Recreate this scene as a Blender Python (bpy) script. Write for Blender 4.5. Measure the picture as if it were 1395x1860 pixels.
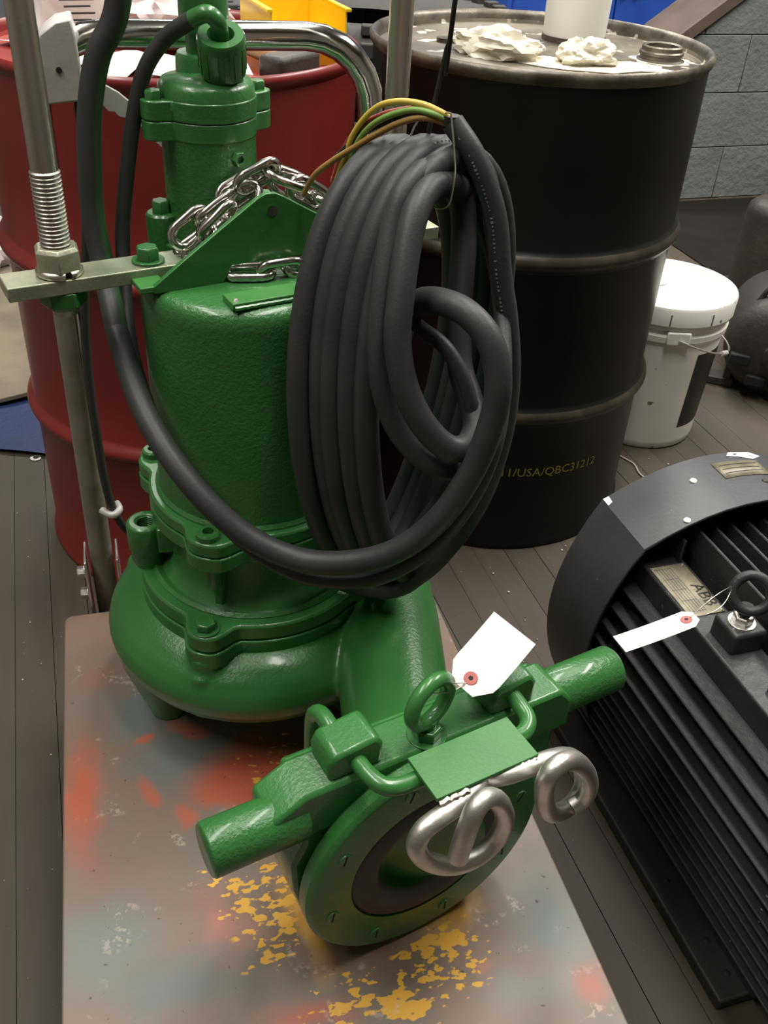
import bpy, bmesh, math, random
from mathutils import Vector as V, Matrix

random.seed(11)
sc = bpy.context.scene
for o in list(bpy.data.objects):
    bpy.data.objects.remove(o)
C = sc.collection
pi = math.pi
rad = math.radians

# ------------------------------------------------------------------ camera
cam = bpy.data.cameras.new('camera')
cam.sensor_fit = 'HORIZONTAL'
cam.sensor_width = 36.0
cam.lens = 1738.49 / 1395 * 36.0
cam.clip_start = 0.05
cam_o = bpy.data.objects.new('camera', cam)
C.objects.link(cam_o)
_p, _r = 0.623154, 0.0641717
_w = V((0, math.cos(_p), -math.sin(_p)))
_ri, _up = V((1, 0, 0)), V((0, math.sin(_p), math.cos(_p)))
_r2 = _ri * math.cos(_r) + _up * math.sin(_r)
_u2 = _up * math.cos(_r) - _ri * math.sin(_r)
cam_o.matrix_world = Matrix(((_r2.x, _u2.x, -_w.x, 0), (_r2.y, _u2.y, -_w.y, 0),
                             (_r2.z, _u2.z, -_w.z, 1.16337), (0, 0, 0, 1)))
sc.camera = cam_o

# ------------------------------------------------------------------ world, lights, exposure
world = bpy.data.worlds.new('world')
sc.world = world
world.use_nodes = True
_bg = world.node_tree.nodes['Background']
_bg.inputs[0].default_value = (0.95, 0.97, 1.0, 1)
_bg.inputs[1].default_value = 0.02

def area(name, loc, target, sx, sy, power, colr=(1, 0.97, 0.9)):
    l = bpy.data.lights.new(name, 'AREA')
    l.shape = 'RECTANGLE'
    l.size, l.size_y, l.energy, l.color = sx, sy, power, colr
    o = bpy.data.objects.new(name, l)
    C.objects.link(o)
    o.location = loc
    o.rotation_euler = (V(target) - V(loc)).to_track_quat('-Z', 'Y').to_euler()
    return o
area('ceiling_tube_light', (0.3, 1.35, 3.3), (0.3, 1.35, 0), 0.35, 2.4, 72)
area('ceiling_tube_light', (-1.3, 0.5, 3.3), (-1.3, 0.5, 0), 0.35, 2.4, 62)
area('ceiling_tube_light', (2.2, 2.6, 3.3), (2.2, 2.6, 0), 0.35, 2.4, 125)
area('ceiling_tube_light', (-0.4, 4.2, 3.3), (-0.4, 4.2, 0), 2.4, 0.35, 120)

vs = sc.view_settings
vs.view_transform = 'Standard'
vs.look = 'None'
vs.exposure = 0.3
vs.gamma = 1.0
vs.use_curve_mapping = False

# ------------------------------------------------------------------ materials
M = {}
def nodes_of(name):
    m = bpy.data.materials.new(name)
    m.use_nodes = True
    nt = m.node_tree
    return m, nt, nt.nodes, nt.links, nt.nodes['Principled BSDF']

def srgb(r, g, b):
    f = lambda c: c / 12.92 if c <= 0.04045 else ((c + 0.055) / 1.055) ** 2.4
    return (f(r / 255), f(g / 255), f(b / 255), 1)

def noise(N, L, co, scale, detail=3, rough=0.55, dist=0.0):
    n = N.new('ShaderNodeTexNoise')
    n.inputs['Scale'].default_value = scale
    n.inputs['Detail'].default_value = detail
    n.inputs['Roughness'].default_value = rough
    n.inputs['Distortion'].default_value = dist
    L.new(co, n.inputs['Vector'])
    return n.outputs['Fac']

def ramp(N, L, fac, a, b, va=0.0, vb=1.0):
    r = N.new('ShaderNodeMapRange')
    r.inputs['From Min'].default_value = a
    r.inputs['From Max'].default_value = b
    r.inputs['To Min'].default_value = va
    r.inputs['To Max'].default_value = vb
    L.new(fac, r.inputs['Value'])
    return r.outputs['Result']

def mixc(N, L, fac, a, b):
    x = N.new('ShaderNodeMix')
    x.data_type = 'RGBA'
    for sock, v in ((x.inputs['Factor'], fac), (x.inputs['A'], a), (x.inputs['B'], b)):
        if isinstance(v, (int, float)):
            sock.default_value = v
        elif isinstance(v, tuple):
            sock.default_value = v
        else:
            L.new(v, sock)
    return x.outputs['Result']

def mth(N, L, op, a, b=None):
    x = N.new('ShaderNodeMath')
    x.operation = op
    for i, v in ((0, a), (1, b)):
        if v is None:
            continue
        if isinstance(v, (int, float)):
            x.inputs[i].default_value = v
        else:
            L.new(v, x.inputs[i])
    return x.outputs[0]

def mat(name, c1, c2=None, rough=0.5, metal=0.0, nscale=6, bump=0.0, bscale=60, coat=0.0, specks=None,
        stretch=None, rvar=0.0, nlo=0.35, nhi=0.65, spec=0.5):
    m, nt, N, L, b = nodes_of(name)
    tc = N.new('ShaderNodeTexCoord')
    co = tc.outputs['Object']
    if stretch:
        mp = N.new('ShaderNodeMapping')
        mp.inputs['Scale'].default_value = stretch
        L.new(co, mp.inputs['Vector'])
        co = mp.outputs['Vector']
    b.inputs['Roughness'].default_value = rough
    b.inputs['Metallic'].default_value = metal
    b.inputs['Specular IOR Level'].default_value = spec
    if coat:
        b.inputs['Coat Weight'].default_value = coat
        b.inputs['Coat Roughness'].default_value = 0.12
    colr = c1
    if c2:
        f = noise(N, L, co, nscale, 4)
        f2 = ramp(N, L, f, nlo, nhi)
        colr = mixc(N, L, f2, c1, c2)
        if rvar:
            L.new(ramp(N, L, f, 0.3, 0.7, rough - rvar, rough + rvar), b.inputs['Roughness'])
    if specks:
        sc_, thr, cs = specks
        f = noise(N, L, tc.outputs['Object'], sc_, 2)
        colr = mixc(N, L, ramp(N, L, f, thr, thr + 0.03), colr, cs)
    if isinstance(colr, tuple):
        b.inputs['Base Color'].default_value = colr
    else:
        L.new(colr, b.inputs['Base Color'])
    if bump:
        f = noise(N, L, tc.outputs['Object'], bscale, 3, 0.6)
        bp = N.new('ShaderNodeBump')
        bp.inputs['Strength'].default_value = bump
        bp.inputs['Distance'].default_value = 0.01
        L.new(f, bp.inputs['Height'])
        L.new(bp.outputs['Normal'], b.inputs['Normal'])
    M[name] = m
    return m

mat('green', srgb(46, 104, 48), srgb(54, 114, 54), 0.32, 0, 5, 0.10, 260, 0.3)
mat('green_cast', srgb(44, 100, 46), srgb(52, 110, 52), 0.34, 0, 5, 0.2, 240, 0.3)
mat('green_smooth', srgb(45, 102, 47), srgb(53, 112, 53), 0.32, 0, 5, 0.05, 90, 0.3)
mat('green_plate', srgb(54, 112, 52), srgb(62, 120, 58), 0.42, 0, 9, 0.04, 200)
mat('stainless', (0.68, 0.65, 0.59, 1), (0.54, 0.51, 0.46, 1), 0.34, 1.0, 30, 0.04, 300, 0, None, (1, 1, 0.1), 0.08)
mat('stainless_satin', (0.72, 0.70, 0.66, 1), (0.55, 0.53, 0.50, 1), 0.44, 1.0, 25, 0.06, 250, rvar=0.08)
mat('chain_steel', (0.72, 0.69, 0.64, 1), (0.5, 0.48, 0.45, 1), 0.2, 1.0, 60)
mat('chrome', (0.72, 0.71, 0.69, 1), (0.6, 0.59, 0.57, 1), 0.13, 1.0, 12)
mat('bar_steel', srgb(176, 172, 150), srgb(120, 140, 110), 0.42, 0.55, 9, 0.06, 160)
mat('grey_tube', srgb(140, 134, 120), srgb(116, 110, 98), 0.5, 0.15, 18, 0.05, 120)
mat('aluminium', srgb(196, 192, 190), srgb(176, 172, 170), 0.5, 0.2, 14, 0.04, 200)
mat('rubber', srgb(44, 45, 46), srgb(56, 56, 56), 0.5, 0, 14, 0.05, 240, spec=0.4)
mat('rubber_seal', srgb(54, 52, 54), srgb(66, 64, 66), 0.6, 0, 12)
mat('hole', (0.01, 0.01, 0.01, 1), None, 0.7)
mat('red_paint', srgb(122, 36, 32), srgb(108, 30, 27), 0.38, 0, 5, 0.05, 14, 0.2)
mat('red_lid', srgb(150, 62, 54), srgb(132, 48, 42), 0.45, 0, 7)
mat('black_paint', srgb(14, 13, 12), srgb(20, 19, 17), 0.36, 0, 4, 0.05, 12, 0.0, (260, 0.77, srgb(60, 56, 50)), spec=0.28)
mat('black_worn', srgb(66, 60, 50), srgb(40, 36, 31), 0.35, 0.3, 12, 0.05, 40)
mat('lid_dirty', srgb(118, 112, 96), srgb(66, 60, 50), 0.5, 0.25, 7, 0.15, 40, nlo=0.4, nhi=0.62, specks=(22, 0.62, srgb(190, 184, 168)))
mat('rim_worn', srgb(120, 114, 102), srgb(70, 66, 58), 0.4, 0.5, 20, 0.1, 60)
mat('white_plastic', srgb(246, 244, 238), srgb(236, 234, 228), 0.45, 0, 7, 0.02, 50, specks=(30, 0.71, srgb(120, 116, 108)))
mat('white_clean', srgb(248, 246, 242), srgb(244, 242, 238), 0.5, 0, 5)
mat('paper', srgb(250, 249, 242), srgb(246, 245, 238), 0.8, 0, 8)
mat('paper_pink', srgb(206, 196, 192), srgb(186, 176, 176), 0.8, 0, 9)
mat('rag', srgb(226, 222, 204), srgb(196, 190, 172), 0.9, 0, 14, 0.2, 60)
mat('bag_plastic', srgb(214, 200, 196), srgb(184, 170, 172), 0.35, 0, 16, 0.1, 60)
mat('tag_eyelet', srgb(186, 110, 104), srgb(170, 96, 90), 0.8)
mat('ink', srgb(70, 70, 76), None, 0.7)
mat('yellow_plastic', srgb(236, 200, 28), srgb(226, 186, 24), 0.4, 0, 6)
mat('amber_plastic', srgb(196, 140, 20), srgb(180, 124, 18), 0.4, 0, 6)
mat('blue_paint', srgb(44, 84, 178), srgb(38, 74, 160), 0.45, 0, 4)
mat('blue_tarp', srgb(30, 46, 92), srgb(24, 38, 78), 0.6, 0, 12, 0.2, 30)
mat('card', srgb(124, 114, 94), srgb(104, 96, 80), 0.8, 0, 8, 0.1, 40)
mat('motor_grey', srgb(50, 50, 51), srgb(40, 40, 40), 0.5, 0, 9, 0.12, 90, specks=(120, 0.755, srgb(150, 148, 140)))
mat('cowl_grey', srgb(70, 71, 74), srgb(58, 59, 61), 0.42, 0, 6, 0.06, 70, specks=(60, 0.765, srgb(200, 196, 186)))
mat('plate_brass', srgb(142, 136, 112), srgb(104, 99, 80), 0.45, 0.15, 30, 0.05, 200)
mat('dark_iron', srgb(58, 52, 47), srgb(44, 40, 36), 0.55, 0, 8, 0.15, 60)
mat('floor_shade', srgb(30, 27, 24), srgb(24, 22, 20), 0.85, 0, 6, 0.1, 50, spec=0.15)  # near-black of the added sheet that paints in the floor shade
mat('board_dark', srgb(50, 46, 43), srgb(40, 37, 35), 0.6, 0, 6, 0.1, 50)
mat('wood_handle', srgb(146, 108, 70), srgb(112, 80, 52), 0.6, 0, 9)
mat('block_paint', srgb(112, 116, 115), srgb(98, 102, 101), 0.75, 0, 4, 0.6, 34)
mat('joint', srgb(104, 108, 107), None, 0.85)
mat('cap_brown', srgb(92, 78, 68), srgb(76, 64, 56), 0.6, 0, 8)
mat('tire', srgb(42, 41, 40), srgb(52, 50, 48), 0.75, 0, 10)
mat('yellow_print', srgb(130, 124, 40), None, 0.6)
mat('white_print', srgb(118, 118, 114), None, 0.7)
mat('w_yellow', srgb(196, 170, 70), None, 0.45)
mat('w_green', srgb(118, 150, 74), None, 0.45)
mat('w_red', srgb(150, 62, 52), None, 0.45)
mat('w_orange', srgb(206, 120, 84), None, 0.45)
mat('w_tan', srgb(150, 116, 60), None, 0.45)
mat('w_black', srgb(30, 30, 30), None, 0.45)
mat('cord', srgb(20, 20, 20), None, 0.6)
mat('debris', srgb(186, 180, 166), None, 0.8)
mat('room_wall', srgb(118, 112, 102), srgb(104, 99, 90), 0.8, 0, 2)
mat('room_ceiling', srgb(150, 146, 136), srgb(138, 134, 126), 0.85, 0, 2)
mat('far_wall', srgb(92, 96, 102), srgb(84, 88, 94), 0.8, 0, 3)

def spray_mat():
    m, nt, N, L, b = nodes_of('rubber_spray')
    tc = N.new('ShaderNodeTexCoord')
    sx = N.new('ShaderNodeSeparateXYZ')
    L.new(tc.outputs['Normal'], sx.inputs[0])
    n = noise(N, L, tc.outputs['Object'], 60, 3)
    f = mth(N, L, 'ADD', ramp(N, L, sx.outputs['X'], 0.45, 0.95), mth(N, L, 'MULTIPLY', mth(N, L, 'SUBTRACT', n, 0.5), 0.8))
    f = mth(N, L, 'MULTIPLY', ramp(N, L, f, 0.2, 0.9), 0.75)
    L.new(mixc(N, L, f, srgb(46, 47, 48), srgb(50, 96, 54)), b.inputs['Base Color'])
    b.inputs['Roughness'].default_value = 0.5
    M['rubber_spray'] = m
spray_mat()

def plank_mat():
    m, nt, N, L, b = nodes_of('floor_plank')
    tc = N.new('ShaderNodeTexCoord')
    oi = N.new('ShaderNodeObjectInfo')
    mp = N.new('ShaderNodeMapping')
    mp.inputs['Scale'].default_value = (14, 1.2, 10)
    L.new(tc.outputs['Object'], mp.inputs['Vector'])
    g = noise(N, L, mp.outputs['Vector'], 3.0, 5, 0.6, 0.4)
    w = noise(N, L, tc.outputs['Object'], 2.2, 3)
    base = mixc(N, L, ramp(N, L, g, 0.3, 0.7), srgb(70, 61, 51), srgb(57, 49, 41))
    base = mixc(N, L, ramp(N, L, w, 0.4, 0.7), base, srgb(70, 64, 52))
    base = mixc(N, L, ramp(N, L, oi.outputs['Random'], 0, 1, 0, 0.5), base, srgb(52, 46, 40))
    s = noise(N, L, tc.outputs['Object'], 150, 2)
    base = mixc(N, L, ramp(N, L, s, 0.74, 0.78), base, srgb(150, 142, 126))
    L.new(base, b.inputs['Base Color'])
    b.inputs['Roughness'].default_value = 0.62
    bp = N.new('ShaderNodeBump')
    bp.inputs['Strength'].default_value = 0.12
    bp.inputs['Distance'].default_value = 0.004
    L.new(g, bp.inputs['Height'])
    L.new(bp.outputs['Normal'], b.inputs['Normal'])
    M['plank'] = m
plank_mat()

def deck_mat():
    """overspray of grey, rust-red and yellow paint on a steel deck (deck-local coordinates)"""
    m, nt, N, L, b = nodes_of('painted_deck')
    tc = N.new('ShaderNodeTexCoord')
    co = tc.outputs['Object']
    wob = N.new('ShaderNodeTexNoise')
    wob.inputs['Scale'].default_value = 14
    wob.inputs['Detail'].default_value = 3
    L.new(co, wob.inputs['Vector'])
    ad = N.new('ShaderNodeVectorMath')
    ad.operation = 'MULTIPLY_ADD'
    L.new(wob.outputs['Color'], ad.inputs[0])
    ad.inputs[1].default_value = (0.07, 0.07, 0)
    L.new(co, ad.inputs[2])
    sub = N.new('ShaderNodeVectorMath')
    sub.operation = 'SUBTRACT'
    L.new(ad.outputs[0], sub.inputs[0])
    sub.inputs[1].default_value = (0.035, 0.035, 0)
    wco = sub.outputs[0]

    def blob(x, y, rx, ry, soft=0.6, src=None, rot=0.0):
        mp = N.new('ShaderNodeMapping')
        mp.vector_type = 'TEXTURE'
        mp.inputs['Location'].default_value = (x, y, 0)
        mp.inputs['Rotation'].default_value = (0, 0, rot)
        mp.inputs['Scale'].default_value = (rx, ry, 1000)
        L.new(src or wco, mp.inputs['Vector'])
        ln = N.new('ShaderNodeVectorMath')
        ln.operation = 'LENGTH'
        L.new(mp.outputs[0], ln.inputs[0])
        return ramp(N, L, ln.outputs['Value'], 1.0, 1.0 - soft)

    n1 = noise(N, L, co, 7, 4)
    n2 = noise(N, L, co, 60, 3)
    base = mixc(N, L, ramp(N, L, n1, 0.35, 0.7), srgb(124, 102, 88), srgb(106, 102, 93))
    for (x, y, rx, ry, c, s, k) in DECK_BLOBS:
        f = blob(x, y, rx, ry, s)
        f = mth(N, L, 'MULTIPLY', f, k)
        base = mixc(N, L, f, base, c)
    # yellow spatter
    smp_ = N.new('ShaderNodeMapping')
    smp_.inputs['Scale'].default_value = (0.7, 1.25, 1)
    smp_.inputs['Rotation'].default_value = (0, 0, 0.35)
    L.new(co, smp_.inputs['Vector'])
    smp = smp_.outputs['Vector']
    for (x, y, rx, ry, rot, thr) in DECK_SPATTER:
        f = blob(x, y, rx, ry, 0.7, None, rot)
        sp = noise(N, L, smp, 105, 2, 0.5)
        sp2 = noise(N, L, smp, 58, 2, 0.5)
        big = mth(N, L, 'MAXIMUM', sp, sp2)
        t = mth(N, L, 'ADD', big, mth(N, L, 'MULTIPLY', f, 0.16))
        msk = mth(N, L, 'MULTIPLY', ramp(N, L, t, thr, thr + 0.03), ramp(N, L, f, 0.02, 0.15))
        base = mixc(N, L, msk, base, srgb(206, 156, 52))
    # a brushed yellow streak
    for (x, y, rx, ry, rot) in DECK_STREAK:
        f = blob(x, y, rx, ry, 0.8, None, rot)
        base = mixc(N, L, mth(N, L, 'MULTIPLY', f, 0.75), base, srgb(196, 146, 52))
    # light scratches and chips
    s1 = noise(N, L, co, 26, 2, 0.4, 0.6)
    s2 = noise(N, L, co, 190, 2)
    chip = mth(N, L, 'MULTIPLY', ramp(N, L, s1, 0.63, 0.7), ramp(N, L, s2, 0.5, 0.58))
    base = mixc(N, L, mth(N, L, 'MULTIPLY', chip, 0.35), base, srgb(190, 178, 162))
    dk = noise(N, L, co, 130, 2)
    base = mixc(N, L, ramp(N, L, dk, 0.72, 0.76), base, srgb(64, 58, 52))
    L.new(base, b.inputs['Base Color'])
    L.new(ramp(N, L, n1, 0.3, 0.7, 0.34, 0.52), b.inputs['Roughness'])
    bp = N.new('ShaderNodeBump')
    bp.inputs['Strength'].default_value = 0.08
    bp.inputs['Distance'].default_value = 0.004
    L.new(n2, bp.inputs['Height'])
    L.new(bp.outputs['Normal'], b.inputs['Normal'])
    M['deck'] = m

# ------------------------------------------------------------------ mesh helpers
def catmull(pts, n=8, closed=False):
    P = [V(p) for p in pts]
    out = []
    k = len(P)
    rng = range(k) if closed else range(k - 1)
    for i in rng:
        p1, p2 = P[i], P[(i + 1) % k]
        p0 = P[i - 1] if (closed or i > 0) else p1 * 2 - p2
        p3 = P[(i + 2) % k] if (closed or i + 2 < k) else p2 * 2 - p1
        for j in range(n):
            t = j / n
            out.append(0.5 * ((2 * p1) + (p2 - p0) * t + (2 * p0 - 5 * p1 + 4 * p2 - p3) * t * t +
                              (3 * p1 - p0 - 3 * p2 + p3) * t ** 3))
    if not closed:
        out.append(P[-1].copy())
    return out

class MB:
    """collects shapes in one bmesh, then links them as one mesh object"""
    def __init__(self):
        self.bm = bmesh.new()

    def _add(self, verts, faces, mtx=None):
        vs_ = [self.bm.verts.new(mtx @ V(v) if mtx else V(v)) for v in verts]
        for f in faces:
            try:
                self.bm.faces.new([vs_[i] for i in f])
            except ValueError:
                pass
        return self

    def box(self, c, s, rotz=0.0, mtx=None):
        x, y, z = [k / 2 for k in s]
        vv = [(-x, -y, -z), (x, -y, -z), (x, y, -z), (-x, y, -z), (-x, -y, z), (x, -y, z), (x, y, z), (-x, y, z)]
        T = Matrix.Translation(c) @ Matrix.Rotation(rotz, 4, 'Z')
        if mtx:
            T = mtx @ T
        return self._add(vv, [(3, 2, 1, 0), (4, 5, 6, 7), (0, 1, 5, 4), (1, 2, 6, 5), (2, 3, 7, 6), (3, 0, 4, 7)], T)

    def lathe(self, prof, n=48, mtx=None, closed=False):
        verts, idx = [], []
        for r, z in prof:
            if r < 1e-7:
                idx.append([len(verts)] * n)
                verts.append((0, 0, z))
            else:
                idx.append(list(range(len(verts), len(verts) + n)))
                verts += [(r * math.cos(2 * pi * i / n), r * math.sin(2 * pi * i / n), z) for i in range(n)]
        faces = []
        rows = list(range(len(prof) - 1)) + ([len(prof) - 1] if closed else [])
        for a in rows:
            A, B = idx[a], idx[(a + 1) % len(prof)]
            for i in range(n):
                j = (i + 1) % n
                f = [A[i], A[j], B[j], B[i]]
                g = []
                for q in f:
                    if q not in g:
                        g.append(q)
                if len(g) > 2:
                    faces.append(g)
        return self._add(verts, faces, mtx)

    def cyl(self, p0, p1, r, n=24, r2=None, caps=True):
        p0, p1 = V(p0), V(p1)
        d = p1 - p0
        T = Matrix.Translation(p0) @ d.to_track_quat('Z', 'Y').to_matrix().to_4x4()
        h = d.length
        r2 = r if r2 is None else r2
        prof = [(r, 0), (r2, h)]
        if caps:
            prof = [(0, 0)] + prof + [(0, h)]
        return self.lathe(prof, n, T)

    def tube(self, pts, r, n=12, closed=False, smooth=0, caps=True, radii=None):
        P = catmull(pts, smooth, closed) if smooth else [V(p) for p in pts]
        k = len(P)
        if radii and smooth:
            rr = []
            for i in range(k):
                t = i / smooth
                a = min(int(t), len(radii) - 1)
                b = min(a + 1, len(radii) - 1)
                rr.append(radii[a] + (radii[b] - radii[a]) * (t - a))
        else:
            rr = [r] * k
        T0 = None
        verts, faces = [], []
        nrm = None
        for i in range(k):
            if closed:
                t = (P[(i + 1) % k] - P[i - 1])
            else:
                t = P[min(i + 1, k - 1)] - P[max(i - 1, 0)]
            t.normalize()
            if nrm is None:
                a = V((0, 0, 1)) if abs(t.z) < 0.9 else V((1, 0, 0))
                nrm = (a - t * a.dot(t)).normalized()
            else:
                nrm = (nrm - t * nrm.dot(t)).normalized()
            bi = t.cross(nrm)
            verts += [P[i] + (nrm * math.cos(2 * pi * j / n) + bi * math.sin(2 * pi * j / n)) * rr[i] for j in range(n)]
        lim = k if closed else k - 1
        # for closed loops match the twist by nearest start vertex
        off = 0
        if closed:
            last = verts[(k - 1) * n]
            t = (P[0] - P[-1]).normalized()
            best = min(range(n), key=lambda j: (verts[j] - P[0] - (last - P[-1])).length)
            off = best
        for i in range(lim):
            for j in range(n):
                a, b_ = i * n + j, i * n + (j + 1) % n
                if closed and i == k - 1:
                    c_, d_ = (j + 1 + off) % n, (j + off) % n
                else:
                    c_, d_ = ((i + 1) % k) * n + (j + 1) % n, ((i + 1) % k) * n + j
                faces.append((a, b_, c_, d_))
        if caps and not closed:
            faces.append(tuple(range(n - 1, -1, -1)))
            faces.append(tuple((k - 1) * n + j for j in range(n)))
        return self._add(verts, faces)

    def ring(self, c, axis, R, r, n=36, m=12):
        c, axis = V(c), V(axis).normalized()
        a = axis.orthogonal().normalized()
        b = axis.cross(a)
        return self.tube([c + (a * math.cos(2 * pi * i / n) + b * math.sin(2 * pi * i / n)) * R for i in range(n)],
                         r, m, True)

    def prism(self, pts, z0, z1, mtx=None):
        k = len(pts)
        vv = [(x, y, z0) for x, y in pts] + [(x, y, z1) for x, y in pts]
        ff = [tuple(range(k - 1, -1, -1)), tuple(range(k, 2 * k))]
        ff += [(i, (i + 1) % k, k + (i + 1) % k, k + i) for i in range(k)]
        return self._add(vv, ff, mtx)

    def hexbolt(self, p, r, h, axis=(0, 0, 1), spin=0.2, washer=True):
        p, axis = V(p), V(axis).normalized()
        T = Matrix.Translation(p) @ axis.to_track_quat('Z', 'Y').to_matrix().to_4x4() @ Matrix.Rotation(spin, 4, 'Z')
        z = 0
        if washer:
            self.lathe([(0, 0), (r * 1.35, 0), (r * 1.35, h * 0.18), (0, h * 0.18)], 24, T)
            z = h * 0.18
        self.lathe([(0, z), (r, z), (r, h * 0.85), (r * 0.86, h), (0, h)], 6, T)
        return self

    def mesh(self, name):
        bmesh.ops.recalc_face_normals(self.bm, faces=self.bm.faces[:])
        me = bpy.data.meshes.new(name)
        self.bm.to_mesh(me)
        self.bm.free()
        return me

    def build(self, name, m, parent=None, bevel=0.0, smooth=38, seg=2):
        return link(name, self.mesh(name), m, parent, bevel, smooth, seg)

def link(name, me, m, parent=None, bevel=0.0, smooth=38, seg=2):
    for p in me.polygons:
        p.use_smooth = True
    if smooth < 179:
        me.set_sharp_from_angle(angle=rad(smooth))
    o = bpy.data.objects.new(name, me)
    C.objects.link(o)
    if m:
        me.materials.append(M[m])
    if parent:
        o.parent = parent
    if bevel:
        b = o.modifiers.new('bevel', 'BEVEL')
        b.width = bevel
        b.segments = seg
        b.limit_method = 'ANGLE'
        b.angle_limit = rad(35)
        b.harden_normals = False
    return o

def remeshed(mb, name, voxel, smooth_it):
    me = mb.mesh(name + '_raw')
    o = bpy.data.objects.new(name + '_raw', me)
    C.objects.link(o)
    r = o.modifiers.new('remesh', 'REMESH')
    r.mode = 'VOXEL'
    r.voxel_size = voxel
    s = o.modifiers.new('smooth', 'SMOOTH')
    s.factor = 0.5
    s.iterations = smooth_it
    dg = bpy.context.evaluated_depsgraph_get()
    me2 = bpy.data.meshes.new_from_object(o.evaluated_get(dg))
    me2.name = name
    bpy.data.objects.remove(o)
    bpy.data.meshes.remove(me)
    return me2

def text_mesh(s, size, depth=0.0):
    cu = bpy.data.curves.new('lettering', 'FONT')
    cu.body = s
    cu.size = size
    cu.extrude = depth
    cu.resolution_u = 2
    cu.align_x = 'CENTER'
    cu.align_y = 'CENTER'
    o = bpy.data.objects.new('lettering', cu)
    C.objects.link(o)
    dg = bpy.context.evaluated_depsgraph_get()
    me = bpy.data.meshes.new_from_object(o.evaluated_get(dg))
    bpy.data.objects.remove(o)
    bpy.data.curves.remove(cu)
    return me

def tag(o, label, cat, group=None, kind=None):
    o['label'] = label
    o['category'] = cat
    if group:
        o['group'] = group
    if kind:
        o['kind'] = kind
    return o

def empty(name, loc, rz=0.0):
    o = bpy.data.objects.new(name, None)
    o.empty_display_size = 0.05
    C.objects.link(o)
    o.location = loc
    o.rotation_euler = (0, 0, rz)
    return o

def frame(loc, rz):
    """matrix world -> local of a thing standing at loc and turned by rz"""
    return (Matrix.Translation(loc) @ Matrix.Rotation(rz, 4, 'Z')).inverted()

def structure(o):
    o['kind'] = 'structure'
    return o

# ------------------------------------------------------------------ setting: floor, walls
A20 = rad(19.5)
U20 = V((math.cos(A20), math.sin(A20), 0))          # across the planks, to the right
V20 = V((-math.sin(A20), math.cos(A20), 0))         # along the planks, away
fl = structure(empty('floor', (0, 0, 0), A20))
MB().box((1.1, 1.25, -0.03), (7.0, 6.9, 0.029)).build('subfloor', 'board_dark', fl)
PW = 0.0615
shared = {}
npl = 0
x = -2.37
row = 0
while x < 4.58:
    # the strips are laid with staggered butt joints
    y = -0.9
    near = -1.2 < x < 1.3
    while y < 4.66:
        ln = 7.0
        if y + ln > 4.66:
            ln = 4.66 - y if 4.66 - y > 0.05 else 0.05
            ln = math.ceil(ln * 4) / 4
        key = ln
        if key not in shared:
            me = MB().box((0, 0, -0.0075), (PW - 0.0010, ln - 0.0015, 0.015)).mesh('plank')
            for p in me.polygons:
                p.use_smooth = False
            me.materials.append(M['plank'])
            shared[key] = me
        if y + ln > -0.8:
            o = bpy.data.objects.new('plank', shared[key])
            C.objects.link(o)
            o.parent = fl
            o.location = (x, y + ln / 2, random.uniform(-0.0012, 0.0))
            npl += 1
        y += ln
    x += PW
    row += 1

# block wall with a raking top (stair side) at the back right
W0 = V((1.132, 3.916, 0))
wl = structure(empty('wall_back', W0, A20))
def raking(xx):
    return 0.560 + (xx + 0.19) * 0.70
MB().prism([(-0.9, 0), (2.2, 0), (2.2, 2.2), (-0.9, 0.05)], -0.19, -0.008,
           Matrix.Rotation(rad(90), 4, 'X')).build('wall_core', 'joint', wl)
bw, bh = 0.405, 0.2
rowi = 0
z = 0.0
blocks = {}
while z < 2.2:
    xx = -1.1 - (bw / 2 if rowi % 2 else 0)
    while xx < 2.0:
        x0, x1 = xx + 0.0016, xx + bw - 0.0016
        t0, t1 = raking(x0), raking(x1)
        z0, z1 = z + 0.0016, z + bh - 0.0016
        if x1 > -0.85 and t1 > z0 + 0.02:
            poly = [(x0, z0), (x1, z0), (x1, min(z1, t1))]
            if z1 > t0:
                if t1 > z1:
                    poly.append((x0 + (z1 - t0) / 0.70, z1))
                if t0 > z0:
                    poly.append((x0, t0))
                else:
                    poly[0] = (x0 + (z0 - t0) / 0.70, z0)
            else:
                poly.append((x0, z1))
            MB().prism(poly, 0.0, 0.0105, Matrix.Rotation(rad(90), 4, 'X')).build('block', 'block_paint', wl, 0.002)
        xx += bw
    z += bh
    rowi += 1
MB().prism([(-0.86, raking(-0.86)), (2.1, raking(2.1)), (2.1, raking(2.1) + 0.055), (-0.86, raking(-0.86) + 0.055)],
           -0.21, 0.03, Matrix.Rotation(rad(90), 4, 'X')).build('coping', 'cap_brown', wl, 0.004)

def room(u, v, z=0.0):
    return U20 * u + V20 * v + V((0, 0, z))
for nm, c_, sz in (('wall_far', (1.1, 4.72), (7.2, 0.1)), ('wall_left', (-2.46, 1.25), (0.1, 7.0)),
                   ('wall_right', (4.66, 1.25), (0.1, 7.0)), ('wall_front', (1.1, -2.26), (7.2, 0.1))):
    wo_ = structure(empty(nm, room(*c_), A20))
    MB().box((0, 0, 1.7), (sz[0], sz[1], 3.4)).build('wall_panel', 'far_wall' if nm == 'wall_far' else 'room_wall', wo_)
cl_ = structure(empty('ceiling', room(1.1, 1.25, 3.4), A20))
MB().box((0, 0, 0.05), (7.2, 7.0, 0.1)).build('ceiling_panel', 'room_ceiling', cl_)

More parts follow.
